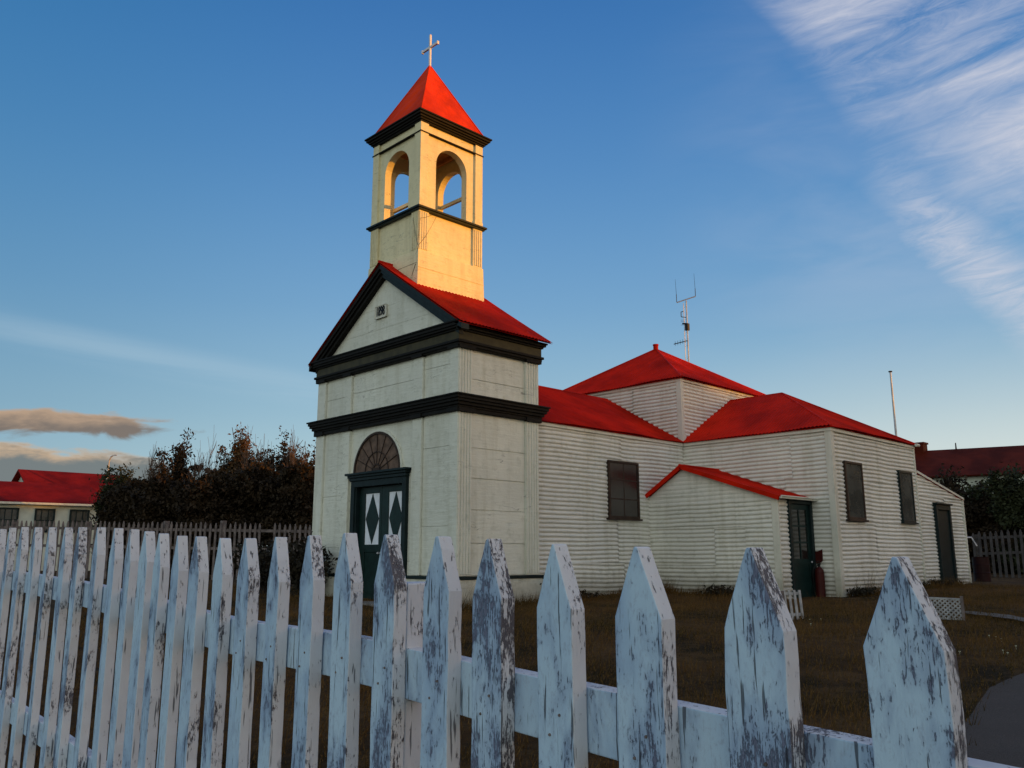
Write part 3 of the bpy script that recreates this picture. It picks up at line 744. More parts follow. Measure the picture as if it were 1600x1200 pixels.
arc_strip(mb, .27, .283, FX-.027, FX-.017); arc_strip(mb, .085, .11, FX-.03, FX-.017)
mb.box((FX-.03, yc-.09, zb0), (FX-.0165, yc+.09, zb0+.05))
fb = mb.build('glazing_bar', DWOOD); fb.parent = fan
mb = MB(); arc_strip(mb, R-.025, R+.008, FX-.035, FX-.0165)
x_ = mb.build('fanlight_rim', DWOOD); x_.parent = fan
mb = MB(); arc_strip(mb, R+.009, R+.040, FX-.028, FX-.001); x_ = mb.build('fanlight_moulding', WHITE); x_.parent = fan
P(MB().box((-.42, 1.02, .10), (.02, 2.38, .33)), 'door_step', STONE, bevel=.02)

# --- nave
nx, ny, ZE = 5.085, .092, 2.804; TX1, TY = 8.176, -2.497
mb = MB()
corr_wall(mb, (1.44, ny, 0), (1, 0, 0), (0, -1, 0), .22, 2.75, lambda z: (0, nx-1.44))
mb.box((1.44, ny+.013, .1), (nx+.2, ny+.10, 2.80))
P(mb, 'nave_wall', IRON)
P(MB().box((1.46, ny-.034, 2.735), (nx-.035, ny+.012, 2.792)), 'nave_fascia', TRIMW, bevel=.003)
rs = (3.745-2.806)/(YC-(ny-.06)); ra = math.atan(rs); Lr = (YC-(ny-.06))/math.cos(ra)
for sgn in (1, -1):
    mb = MB(); yb = ny-.06 if sgn == 1 else W_-ny+.06
    # valley against transept on the camera side: stops at the crossing wall
    corr_roof(mb, (1.46, yb, 2.806), (nx+.02, yb, 2.806), (0, sgn*math.cos(ra), math.sin(ra)), lambda s: (-.01, Lr), nsub=8, sag=.009)
    P(mb, 'nave_roof', RED)
P(MB().tube((1.5, YC, 3.75), (nx, YC, 3.75), .02), 'ridge_cap', RED)
def window(x0, x1, z0, z1, y, bars, sill=True, tiltm=PANE, name='window', frame=DWOOD):
    f = .035; mb = MB()
    mb.box((x0, y-.045, z0), (x0+f, y+.03, z1)); mb.box((x1-f, y-.045, z0), (x1, y+.03, z1)); mb.box((x0+f, y-.045, z1-f), (x1-f, y+.03, z1)); mb.box((x0+f, y-.045, z0), (x1-f, y+.03, z0+f))
    for k in range(1, bars[0]): x = x0+(x1-x0)*k/bars[0]; mb.box((x-.010, y-.033, z0+f), (x+.010, y+.01, z1-f))
    for k in range(1, bars[1]): z = z0+(z1-z0)*k/bars[1]; mb.box((x0+f, y-.0325, z-.010), (x1-f, y+.0095, z+.010))
    w_ = P(mb, name, frame, bevel=.003)
    p_ = MB().box((x0+.01, y-.030, z0+.01), (x1-.01, y+.02, z1-.01)).build('pane', tiltm); p_.parent = w_
    if sill:
        s_ = MB().box((x0-.035, y-.065, z0-.028), (x1+.035, y+.0, z0-.001)).build('sill', frame, bevel=.003); s_.parent = w_
    return w_
window(3.055, 3.795, 1.485, 2.355, ny, (2, 3), True, PANEB)

# --- transept
mb = MB()
corr_wall(mb, (nx, ny, 0), (0, -1, 0), (-1, 0, 0), .22, 2.75, lambda z: (0, ny-TY))
mb.box((nx+.013, TY+.013, .1), (nx+.10, ny+.2, 2.80))
corr_wall(mb, (nx, TY, 0), (1, 0, 0), (0, -1, 0), .20, 2.75, lambda z: (0, TX1-nx))
mb.box((nx+.10, TY+.013, .1), (TX1-.013, TY+.10, 2.80)); mb.box((TX1-.10, TY+.10, .1), (TX1-.013, ny+.2, 2.80))
P(mb, 'transept_wall', IRON)
mb = MB()
mb.box((nx-.022, TY-.022, .22), (nx+.012, TY+.075, 2.76)); mb.box((nx+.0125, TY-.022, .22), (nx+.085, TY+.012, 2.76)); P(mb, 'corner_board', TRIMW, bevel=.004)
P(MB().box((TX1-.005, TY-.026, .3), (TX1+.045, TY+.02, 2.76)), 'downpipe', TRIMW, bevel=.01)
mb = MB(); mb.box((nx-.034, TY-.034, 2.735), (nx+.012, ny-.035, 2.79)); mb.box((nx+.0125, TY-.034, 2.735), (TX1+.05, TY+.012, 2.79)); P(mb, 'transept_fascia', TRIMW, bevel=.003)
# roof: two slopes + hip end; peak over (6.63, yp, zp)
xm = (nx+TX1)/2; yp, zp = -.962, 3.715; ov = .06; zq = 2.806
ea = Vector((nx-ov, TY-ov, zq)); eb = Vector((TX1+ov, TY-ov, zq)); pk = Vector((xm, yp, zp))
Lx = TX1-nx+2*ov; hy = yp-(TY-ov)
def plane_roof(A, B, apex_pts, mb, **kw):
    """A->B eave; apex_pts = list of (point) ordered A-side to B-side making the upper outline"""
    A = Vector(A); B = Vector(B); e = (B-A).normalized(); q0 = Vector(apex_pts[0])-A; up = (q0-e*q0.dot(e)).normalized()
    prof = [((Vector(p)-A).dot(e), (Vector(p)-A).dot(up)) for p in apex_pts]; L = (B-A).length
    prof = [(0, 0)]+prof+[(L, 0)]
    S_ = [p[0] for p in prof]; T_ = [p[1] for p in prof]
    for i in range(1, len(S_)): S_[i] = max(S_[i], S_[i-1]+1e-6)
    corr_roof(mb, A, B, up, lambda s: (-.01, float(np.interp(s, S_, T_))), **kw)
mb = MB(); plane_roof(Vector((nx-ov, ny+.02, zq)), ea, [Vector((xm, ny+.02, zp)), pk], mb, nsub=8, sag=.008); P(mb, 'transept_roof', RED)
mb = MB(); plane_roof(ea, eb, [pk], mb, nsub=8, sag=.008); P(mb, 'transept_roof', RED)
mb = MB(); plane_roof(eb, Vector((TX1+ov, ny+.02, zq)), [pk, Vector((xm, ny+.02, zp))], mb, nsub=6); P(mb, 'transept_roof', RED)
mb = MB(); mb.tube(ea, pk, .018); mb.tube(eb, pk, .018); mb.tube(pk, (xm, ny, zp), .018); P(mb, 'hip_cap', RED)
P(MB().tube((TX1-.02, TY-ov-.02, 2.79), (TX1+.10, TY-ov-.02, 2.79), .028), 'gutter_end', TRIMW)
# --- windows of transept end
w1 = window(5.425, 6.02, 1.455, 2.32, TY, (1, 1), True, PANE2); w2 = window(7.43, 7.965, 1.465, 2.31, TY, (1, 1), True, PANE2, frame=DGREEN)
# --- lean-to
LX1 = 10.37; 
def ltop(x): return 2.33+(1.95-2.33)*(x-TX1)/(LX1-TX1)
mb = MB()
def lext(z):
    if z <= 1.95: return (0, LX1-TX1)
    return (0, max(.02, (2.33-z)/(2.33-1.95)*(LX1-TX1)))
corr_wall(mb, (TX1, TY, 0), (1, 0, 0), (0, -1, 0), .25, 1.95, lext); corr_wall(mb, (TX1, TY, 0), (1, 0, 0), (0, -1, 0), 1.95, 2.33, lext, tier=.2)
mb.prism([(TX1, TY+.015, .1), (LX1, TY+.015, .1), (LX1, TY+.015, 1.94), (TX1, TY+.015, 2.32)], (0, 2.4, 0))
P(mb, 'lean_to_wall', IRON)
mb = MB(); mb.beam((TX1+.05, TY-.02, 2.34), (LX1+.03, TY-.02, 1.965), .03, .04); P(mb, 'verge_board', TRIMW, bevel=.003)
P(MB().box((LX1-.03, TY-.025, .3), (LX1+.02, TY+.02, 1.95)), 'corner_board', TRIMW, bevel=.004)
mb = MB(); corr_roof(mb, (LX1+.05, TY-.03, 1.955), (LX1+.05, ny-.1, 1.955), Vector((TX1-LX1-.05, 0, 2.35-1.955)), lambda s: (0, 2.24)); P(mb, 'lean_to_roof', RED)
mb = MB(); mb.box((8.88, TY-.06, .40), (8.95, TY+.01, 1.81)); mb.box((9.50, TY-.06, .40), (9.575, TY+.01, 1.81)); mb.box((8.9505, TY-.06, 1.72), (9.4995, TY+.01, 1.81)); mb.box((8.85, TY-.09, 1.811), (9.61, TY+.01, 1.84))
ld = P(mb, 'lean_to_door', DGREEN, bevel=.004)
x_ = MB().box((8.9505, TY-.032, .40), (9.4995, TY+.008, 1.719)).build('door_leaf', DGREEN); x_.parent = ld
mb = MB().path([(LX1+.02, TY-.01, 1.255), (LX1+.16, TY-.05, 1.255), (LX1+.25, TY-.10, 1.10)], .012, 8); P(mb, 'bent_pipe', WHITEM)

# --- crossing tower (raised hip roof)
CY0, CY1 = ny, W_-ny; ZC = 3.935
mb = MB()
corr_wall(mb, (nx, CY1, 0), (0, -1, 0), (-1, 0, 0), 2.75, ZC-.02, lambda z: (0, CY1-CY0), tier=.7)
corr_wall(mb, (nx, CY0, 0), (1, 0, 0), (0, -1, 0), 2.75, ZC-.02, lambda z: (0, TX1-nx), tier=.7)
mb.box((nx+.013, CY0+.013, 2.6), (TX1, CY1, ZC-.02))
P(mb, 'crossing_wall', IRON)
mb = MB(); mb.box((nx-.02, CY0-.02, 2.76), (nx+.012, CY0+.075, ZC-.015)); mb.box((nx+.0125, CY0-.02, 2.76), (nx+.07, CY0+.012, ZC-.015)); P(mb, 'corner_board', TRIMW, bevel=.004)
mb = MB(); mb.box((nx-.028, CY0-.028, ZC-.065), (nx+.012, CY1, ZC-.012)); mb.box((nx+.0125, CY0-.028, ZC-.065), (TX1, CY0+.012, ZC-.012)); P(mb, 'crossing_fascia', TRIMW, bevel=.003)
ov = .07; ap = Vector((xm, (CY0+CY1)/2, 4.975)); k4 = [Vector((nx-ov, CY1+ov, ZC)), Vector((nx-ov, CY0-ov, ZC)), Vector((TX1+ov, CY0-ov, ZC)), Vector((TX1+ov, CY1+ov, ZC))]
for i in range(4):
    mb = MB(); plane_roof(k4[i], k4[(i+1) % 4], [ap], mb, nsub=8, sag=.008); P(mb, 'crossing_roof', RED)
mb = MB()
for k in k4: mb.tube(k, ap, .020)
P(mb, 'hip_cap', RED)
mb = MB().lathe(ap-Vector((0, 0, .05)), [(.05, 0), (.05, .12), (.058, .122), (.058, .15), (.03, .152)], 12); P(mb, 'finial', RED)

# --- porch
px0, pyr, ppk, zpk = 4.084, -2.127, -.575, 2.285
yl, zl_, yr, zr_ = .09, 1.865, -2.20, 1.735
def ptop(y): return zpk-(zpk-zl_)*(y-ppk)/(yl-ppk) if y > ppk else zpk-(zpk-zr_)*(ppk-y)/(ppk-yr)
mb = MB()
zR2 = ptop(pyr)-.04
def pext(z):   # u measured from y=ny toward -y
    a = 0; b2 = ny-pyr
    if z > zl_-.04: a = ny-(yl-(z-(zl_-.04))/(zpk-zl_)*(yl-ppk))
    if z > zR2: b2 = ny-(pyr+(z-zR2)/(zpk-.04-zR2)*(ppk-pyr))
    a = max(a, 0); return (min(a, b2), max(a, b2))
corr_wall(mb, (px0, ny, 0), (0, -1, 0), (-1, 0, 0), .25, zR2, pext, tier=.55, seg=(.5, 1.2)); corr_wall(mb, (px0, ny, 0), (0, -1, 0), (-1, 0, 0), zR2, zpk-.045, pext, tier=.12, seg=(3, 4), amp=.003)
mb.prism([(px0+.013, ny, .1), (px0+.013, pyr+.013, .1), (px0+.013, pyr+.013, ptop(pyr)-.05), (px0+.013, ppk, zpk-.05), (px0+.013, ny, zl_-.05)], (.06, 0, 0))
corr_wall(mb, (px0, pyr, 0), (1, 0, 0), (0, -1, 0), .28, 1.70, lambda z: (0, .275), seg=(3, 4))
mb.box((px0+.08, pyr+.013, .1), (px0+.27, pyr+.06, 1.72)); mb.box((px0+.27, pyr+.013, 1.69), (nx, pyr+.06, 1.76)); mb.box((px0+.96, pyr+.013, .1), (nx, pyr+.06, 1.69))
P(mb, 'porch_wall', IRON)
P(MB().box((px0-.022, pyr-.02, .25), (px0+.012, pyr+.085, ptop(pyr)-.045)), 'corner_board', TRIMW, bevel=.004)
for (ya_, za_), sg in (((yl+.0, zl_), 1), ((yr, zr_), -1)):
    mb = MB(); A = Vector((px0-.075, ya_, za_)); B = Vector((nx, ya_, za_)); up = Vector((0, ppk-ya_, zpk-za_)); L = up.length
    corr_roof(mb, A, B, up, lambda s: (0, L), sag=.006)
    mb.beam((px0-.075, ya_+(.0 if sg == 1 else -.0), za_-.018), (px0-.075, ppk, zpk-.018), .022, .062, up=(0, -up.z, up.y) if False else (0, 0, 1))
    P(mb, 'porch_roof', RED)
P(MB().tube((px0-.09, ppk, zpk+.004), (nx, ppk, zpk+.004), .024), 'ridge_cap', RED)
P(MB().box((px0-.06, yr-.035, 1.712), (nx+.02, yr+.02, 1.735)).box((px0-.06, yr-.05, 1.7355), (nx+.02, yr-.02, 1.755)), 'porch_gutter', TRIMW, bevel=.004)
mb = MB(); mb.box((px0+.275, pyr-.03, .28), (px0+.335, pyr+.05, 1.715)); mb.box((nx-.085, pyr-.03, .28), (nx-.02, pyr+.05, 1.715)); mb.box((px0+.3355, pyr-.03, 1.66), (nx-.0855, pyr+.05, 1.715))
pd = P(mb, 'porch_door_frame', DGREEN, bevel=.004)
a, b2 = px0+.3355, nx-.0855
mb = MB(); y0_, y1_ = pyr+.005, pyr+.035
mb.box((a, y0_, .29), (a+.07, y1_, 1.655)); mb.box((b2-.07, y0_, .29), (b2, y1_, 1.655)); mb.box((a+.07, y0_, 1.58), (b2-.07, y1_, 1.655)); mb.box((a+.07, y0_, .80), (b2-.07, y1_, .88)); mb.box((a+.07, y0_, .29), (b2-.07, y1_, .40)); mb.box((a+.07, y0_+.012, .40), (b2-.07, y1_, .80))
xm_ = (a+b2)/2; mb.box((xm_-.012, y0_+.004, .88), (xm_+.012, y1_-.004, 1.58))
for z in (1.113, 1.346): mb.box((a+.07, y0_+.005, z-.012), (b2-.07, y1_-.005, z+.012))
x_ = mb.build('door_leaf', DOORG); x_.parent = pd
x_ = MB().box((a+.06, y0_+.014, .87), (b2-.06, y0_+.02, 1.59)).build('pane', PANE); x_.parent = pd
x_ = MB().lathe((b2-.035, y0_-.02, .82), [(.004, 0), (.015, .006), (.015, .022), (.004, .028)], 10).build('door_handle', METAL); x_.parent = pd
# fix transforms: everything above was modelled in world coordinates
for o in list(COL.objects):
    if o.parent and o.parent.type == 'MESH': o.matrix_parent_inverse = Matrix.Identity(4)

# ================================================================== small things
def standalone(mb, name, m, label, cat, group=None, **kw): return tag(mb.build(name, m, **kw), label, cat, group)
# extinguisher + sign on transept wall
ex, ey = nx-.10, -2.235; gz_ = .305
t0 = thing('fire_extinguisher', 'dark red fire extinguisher standing against the wall right of the porch door', 'fire extinguisher', (ex, ey, gz_))
b_ = MB().lathe((0, 0, 0), [(.06, 0), (.066, .01), (.066, .38), (.058, .42), (.03, .455), (.02, .46)], 18).build('cylinder', REDP, t0, smooth=False)
MB().lathe((0, 0, .46), [(.018, 0), (.018, .03), (.03, .034), (.03, .05), (.01, .055)], 10).box((-.06, -.008, .50), (.02, .008, .512)).box((-.06, -.007, .535), (.02, .007, .545)).build('valve', BLACK, t0)
MB().path([(0, .02, .48), (-.03, .07, .44), (-.04, .085, .34), (-.03, .08, .24)], .008, 8).build('hose', BLACK, t0)
mb = MB().prism([(nx-.030, -2.115, .96), (nx-.030, -2.115, 1.01+.005), (nx-.030, -2.155, .985), (nx-.030, -2.19, .985), (nx-.030, -2.265, 1.015), (nx-.030, -2.262, .86), (nx-.030, -2.235, .825), (nx-.030, -2.15, .82), (nx-.030, -2.125, .86)], (.012, 0, 0))
standalone(mb, 'sign', REDP, 'small dark red notched sign fixed above the fire extinguisher', 'sign')
# slatted white gate panel leaning on the ground
def at(px, D, z, py=800): p = place(px, D, 0, py); return Vector((p.x, p.y, z))
gb = g(*at(1225, 8.75, 0).to_2d()); 
pA = at(1188, 8.55, 0, 945); pB = at(1253, 8.8, 0, 945); ux = (pB-pA).normalized(); L = (pB-pA).length
t0 = thing('slatted_panel', 'small white slatted panel standing on the lawn in front of the porch', 'panel', (pA.x, pA.y, gb+.0))
n = 9
for k in range(n):
    c0 = ux*(L*k/(n-1)); nrm = Vector((ux.y, -ux.x, 0))
    MB().beam(c0+Vector((0, 0, .005+.05*(1-k/(n-1))*0)), c0+Vector((0, 0, .315-.012*k/(n-1)))+nrm*-.03, .028, .010, up=(nrm.x, nrm.y, 0)).build('slat', GATEW, t0)
for z in (.06, .27): MB().beam(ux*-.01+Vector((0, 0, z))+nrm*(-.012-z*.1), ux*(L+.01)+Vector((0, 0, z))+nrm*(-.012-z*.1), .012, .03).build('rail', GATEW, t0)
MB().beam(ux*L*.55+Vector((0, 0, 0))+nrm*.015, ux*L*.55+Vector((0, 0, .30))+nrm*-.018, .045, .012, up=(nrm.x, nrm.y, 0)).build('batten', GREYW, t0)
# lattice panel
pA = at(1443, 8.9, 0, 945); pB = at(1503, 8.55, 0, 945); ux = (pB-pA).normalized(); L = (pB-pA).length; nrm = Vector((ux.y, -ux.x, 0))
gb = g(pB.x, pB.y)
t0 = thing('lattice_panel', 'low white diamond lattice panel on the grass behind the nearest picket', 'lattice', (pA.x, pA.y, gb))
H = .205; mb = MB()
def clip_lat(u0, dirn):
    # slat from bottom at u0 going up with slope dirn
    a = (u0, 0); b2 = (u0+dirn*H*1.25, H)
    if dirn > 0 and a[0] < 0: t = -a[0]/(b2[0]-a[0]); a = (0, H*t)
    if dirn < 0 and b2[0] < 0: t = a[0]/(a[0]-b2[0]); b2 = (0, H*t)
    if dirn > 0 and b2[0] > L: t = (L-a[0])/(b2[0]-a[0]); b2 = (L, a[1]+(b2[1]-a[1])*t)
    if dirn < 0 and a[0] > L: t = (a[0]-L)/(a[0]-b2[0]); a = (L, H*t)
    return a, b2
u = -H*1.25
while u < L+H*1.25:
    for d in (1, -1):
        if u+d*H*1.25 < 0 and u <= 0: continue
        if u > L and u+d*H*1.25 >= L: continue
        a, b2 = clip_lat(u, d)
        if b2[1]-a[1] < .01: continue
        mb.beam(ux*a[0]+Vector((0, 0, a[1]))+nrm*(.004*d), ux*b2[0]+Vector((0, 0, b2[1]))+nrm*(.004*d), .014, .006, up=(nrm.x, nrm.y, 0))
    u += .055
mb.build('lattice', GATEW, t0)
for u in (0, L): MB().box((-.012, -.012, -.03), (.012, .012, H+.03)).build('post', GREYW, t0).location = ux*u
for z in (0.0, H): MB().beam(Vector((0, 0, z)), ux*L+Vector((0, 0, z)), .016, .016).build('rail', GATEW, t0)
# red drum
p = at(1531, 17.0, 0, 868); zb_ = g(p.x, p.y)
t0 = thing('oil_drum', 'dark red metal drum standing on the lawn beyond the lean-to', 'drum', (p.x, p.y, zb_))
MB().lathe((0, 0, 0), [(.15, 0), (.155, .01), (.15, .02), (.15, .16), (.157, .17), (.15, .18), (.15, .32), (.157, .33), (.15, .34), (.15, .47), (.156, .48), (.14, .475)], 20).build('body', simple('drum_red', (.020, .004, .003), .6, .3, 5), t0)
# flagpole behind
p = at(1400, 20, 0, 680)
t0 = thing('flagpole', 'bare slender grey flagpole rising behind the transept roof', 'flagpole', (p.x, p.y, g(p.x, p.y)))
zt = 5.2-g(p.x, p.y); MB().tube((0, 0, 0), (0, 0, zt), .036, .020, 10).build('pole', METAL, t0); MB().lathe((0, 0, zt), [(.02, 0), (.045, .01), (.045, .03), (.01, .04)], 10).build('cap', BLACK, t0)
# antenna mast
D = 30; zt = 9.85; p = at(1076, D, 0, 560); gb = g(p.x, p.y)
t0 = thing('antenna_mast', 'thin metal radio mast with whip aerials behind the crossing roof', 'antenna', (p.x, p.y, gb)); H = zt-gb
rr = RGT; MB().tube((0, 0, 0), (0, 0, H), .030, .024, 8).tube(rr*-.13, rr*-.10+Vector((0, 0, H-.1)), .012, .012, 6).build('mast', METAL, t0)
mb = MB()
for k in range(16): z = 2+k*(H-2.3)/15; mb.beam(rr*-.115+Vector((0, 0, z)), Vector((0, 0, z+.12)), .012, .012)
mb.build('lacing', METAL, t0)
cb = lambda a, b2: (rr*a+Vector((0, 0, b2)))
MB().tube(cb(-.34, H-.07), cb(.34, H+.16), .020, k=6).build('crossbar', METAL, t0)
for a, z0, z1 in ((-.34, H-.05, .85), (.34, H+.17, .85)):
    MB().tube(cb(a, z0), cb(a-.0, z0+.28), .012, k=6).tube(cb(a, z0+.28), cb(a-.02, z0+z1), .007, .004, 5).build('whip_aerial', BLACK, t0)
mb = MB(); mb.tube(cb(-.5, H-1.60), cb(0, H-1.47), .016, k=6)
for k in range(5): mb.tube(cb(-.45+k*.09, H-1.66+k*.025), cb(-.45+k*.09, H-1.50+k*.025), .007, k=5)
mb.build('side_aerial', BLACK, t0)
mb = MB(); mb.path([cb(-.02, H-.62), cb(-.2, H-.6), cb(-.2, H-.42), cb(-.12, H-.4)], .014, 6); mb.tube(cb(-.17, H-.85), cb(0, H-.85), .03, k=8); mb.box((-.06, -.06, H-1.1), (.06, .06, H-.85))
for z in (H-.72, H-.78, H-.9): mb.tube(cb(-.22, z), cb(-.08, z), .006, k=5)
mb.build('bracket', BLACK, t0)
# street light
p = at(168, 33, 0, 740); gb = g(p.x, p.y)
t0 = thing('street_lamp', 'thin curved lamp post beside the far left red roof', 'street lamp', (p.x, p.y, gb)); H = .93+(868-713)*33/F-gb
MB().tube((0, 0, 0), (0, 0, H-.35), .05, .035, 8).path([(0, 0, H-.35), rr*.02+Vector((0, 0, H-.18)), rr*.07+Vector((0, 0, H-.06)), rr*.15+Vector((0, 0, H-.0))], .03, 8).build('pole', METAL, t0)
MB().beam(rr*.13+Vector((0, 0, H-.005)), rr*.28+Vector((0, 0, H+.01)), .08, .04).build('lamp_head', METAL, t0)

# ================================================================== foreground picket fence
A = Vector((-6.155, -7.85, 0)); B = Vector((-5.925, -3.80, 0)); fd = (B-A).normalized(); fn = Vector((-fd.y, fd.x, 0))  # fn: toward the camera side
if fn.x > 0: fn = -fn
pobj = []; WEAR = [.4, .80, .66, .50, .52, .86, .40, .66, .50, .42, .40, .45, .55, .35, .30, .52, .35, .45, .30, .60, .66, .52, .62, .5, .5, .5]
fence = thing('picket_fence', 'weathered blue-white picket fence with peeling paint across the foreground', 'fence', (A.x, A.y, 0))
tips = [(1400,866),(1168,853),(993,851),(865,847),(760,841),(682,836),(603,833),(538,832),(481.7,836),(430,837.5),(383.3,839),(344,839),(307,836.7),(277,836),(249,832),(227,829),(203,826),(179,824),(152,823),(123,823),(102,823),(77,823),(55,823),(34,823),(15,824),(0,826)]
def hit(px, py):
    d = _f+_r*((px-800)/F)-_u*((py-600)/F); k = (A-CAM).dot(fn)/d.dot(fn); p = CAM+d*k
    return (Vector((p.x, p.y, 0))-A).dot(fd), p.z
pick = [hit(*q) for q in tips]
pick = [(pick[0][0]-.145, pick[0][1]-.004)]+pick
s, z = pick[-1]
for k in range(4): s += .155; pick.append((s, z+random.uniform(-.004, .004)))
th = .027
for i, (s, zt) in enumerate(pick):
    w = [.0385, .0390, .0380, .0375, .0340, .0325, .0325, .0325][i]+random.uniform(-.0008, .0008) if i < 8 else random.uniform(.0285, .0315)
    sh = .091+random.uniform(-.004, .005); tw = .0028+random.uniform(-.001, .0015)
    tw += 0; zb_ = g(A.x+fd.x*s, A.y+fd.y*s)-.02+.03; out = []
    base = Vector((A.x, A.y, 0))+fd*s
    lean = random.uniform(-.010, .010)
    nseg = 26
    for k in range(nseg+1): out.append((w+random.gauss(0, .0006), zb_+(zt-sh-zb_)*k/nseg))
    for k in range(1, 5): out.append((w+(tw-w)*k/4+random.gauss(0, .0005), zt-sh+(sh-.002)*k/4))
    for k in range(4, 0, -1): out.append((-(w+(tw-w)*k/4)+random.gauss(0, .0005), zt-sh+(sh-random.uniform(0, .004))*k/4))
    for k in range(nseg, -1, -1): out.append((-w+random.gauss(0, .0006), zb_+(zt-sh-zb_)*k/nseg))
    yawp = random.uniform(-.05, .05); 
    pts = [base-A+fd*(u+lean*(z-.6))+fn*(.0+yawp*u)+Vector((0, 0, z)) for u, z in out]
    pobj.append(MB().prism(pts, -fn*th).build('picket', PEEL, fence, bevel=.0018)); pobj[-1].color = (WEAR[i] if i < len(WEAR) else .5, 1, 1, 1)
# rails behind the pickets
sP = pick[7][0]+.008
def ztip(s): 
    S_ = [q[0] for q in pick]; Z_ = [q[1] for q in pick]
    return float(np.interp(s, S_, np.convolve(np.pad(Z_, 2, 'edge'), np.ones(5)/5, 'valid')))
def rail(s0, s1, drop, h, name='rail'):
    n = 22; mbr = MB(); off = -fn*(th+.0015); vs = []
    for k in range(n+1):
        s = s0+(s1-s0)*k/n; zt = ztip(s)-drop+.0015*math.sin(s*7); p = fd*s+off
        vs += [p+Vector((0, 0, zt-h)), p+Vector((0, 0, zt)), p-fn*.032+Vector((0, 0, zt)), p-fn*.032+Vector((0, 0, zt-h))]
    fs = [(0, 1, 2, 3), (4*n+3, 4*n+2, 4*n+1, 4*n)]
    for k in range(n):
        for j in range(4): fs.append((4*k+j, 4*(k+1)+j, 4*(k+1)+(j+1) % 4, 4*k+(j+1) % 4))
    mbr.add(vs, fs); o = mbr.build(name, PEEL, fence, bevel=.002); o.color = (.36, 1, 1, 1); return o
rail(pick[0][0]-.3, sP-.035, .190, .082); rail(sP+.060, pick[-1][0]+.1, .188, .080)
rail(pick[0][0]-.3, pick[-1][0]+.1, .70, .080)
mb = MB(); pz = ztip(sP)-.083
c0 = fd*sP-fn*(th+.002)
pts = [c0+fd*-.036, c0+fd*.036, c0+fd*.036-fn*.075, c0+fd*-.036-fn*.075]
mb.prism([p+Vector((0, 0, g(A.x, A.y)-.1)) for p in pts], (0, 0, pz-g(A.x, A.y)+.1)); mb.build('post', PEEL, fence, bevel=.003).color = (.36, 1, 1, 1)
# nails
for i, (s, zt) in enumerate(pick[1:12]):
    for dz, du in ((-.225, -.008), (-.252, .011)):
        c0 = fd*(s+du)+Vector((0, 0, zt+dz)); MB().tube(c0-fn*.001, c0+fn*.0018, .0022, .0018, 8).build('nail', GREYW, pobj[i+1])

# ================================================================== trees
def leaf_mesh(name, pts, size, m, parent, spread=1.0):
    n = len(pts); pts = np.asarray(pts); a = rng.normal(size=(n, 3)); a /= np.linalg.norm(a, axis=1)[:, None]
    b2 = rng.normal(size=(n, 3)); b2 -= (b2*a).sum(1)[:, None]*a; b2 /= np.linalg.norm(b2, axis=1)[:, None]
    s = size*(.5+rng.random(n))[:, None]
    V = np.stack([pts-a*s*.5, pts+b2*s*.32, pts+a*s*.6, pts-b2*s*.28], 1)
    me = bpy.data.meshes.new(name); me.vertices.add(n*4); me.vertices.foreach_set('co', V.ravel())
    me.loops.add(n*4); me.loops.foreach_set('vertex_index', np.arange(n*4)); me.polygons.add(n)
    me.polygons.foreach_set('loop_start', np.arange(n)*4); me.polygons.foreach_set('loop_total', np.full(n, 4)); me.update()
    me.materials.append(m); o = bpy.data.objects.new(name, me); COL.objects.link(o); o.parent = parent; return o
def grow(mb, p, d, L, r, depth, tipsl, wind, bare=False, up=.25):
    n = 3; q = Vector(p); d = Vector(d)
    for k in range(n):
        d = (d+Vector((random.gauss(0, .16), random.gauss(0, .16), random.gauss(0, .10)))+wind*.10+Vector((0, 0, up*.12))).normalized()
        q2 = q+d*L/n; mb.tube(q, q2, r*(1-.25*k/n), r*(1-.25*(k+1)/n), 5); q = q2
        if depth > 0 and (k > 0 or bare) :
            for _ in range(2 if depth > 1 else 2):
                s_ = Vector((random.gauss(0, 1), random.gauss(0, 1), random.gauss(.25, .5))).normalized()
                grow(mb, q, (d*.75+s_*.75).normalized(), L*random.uniform(.55, .8), r*.55, depth-1, tipsl, wind, bare, up)
        if depth <= 1: tipsl.append((tuple(q), depth))
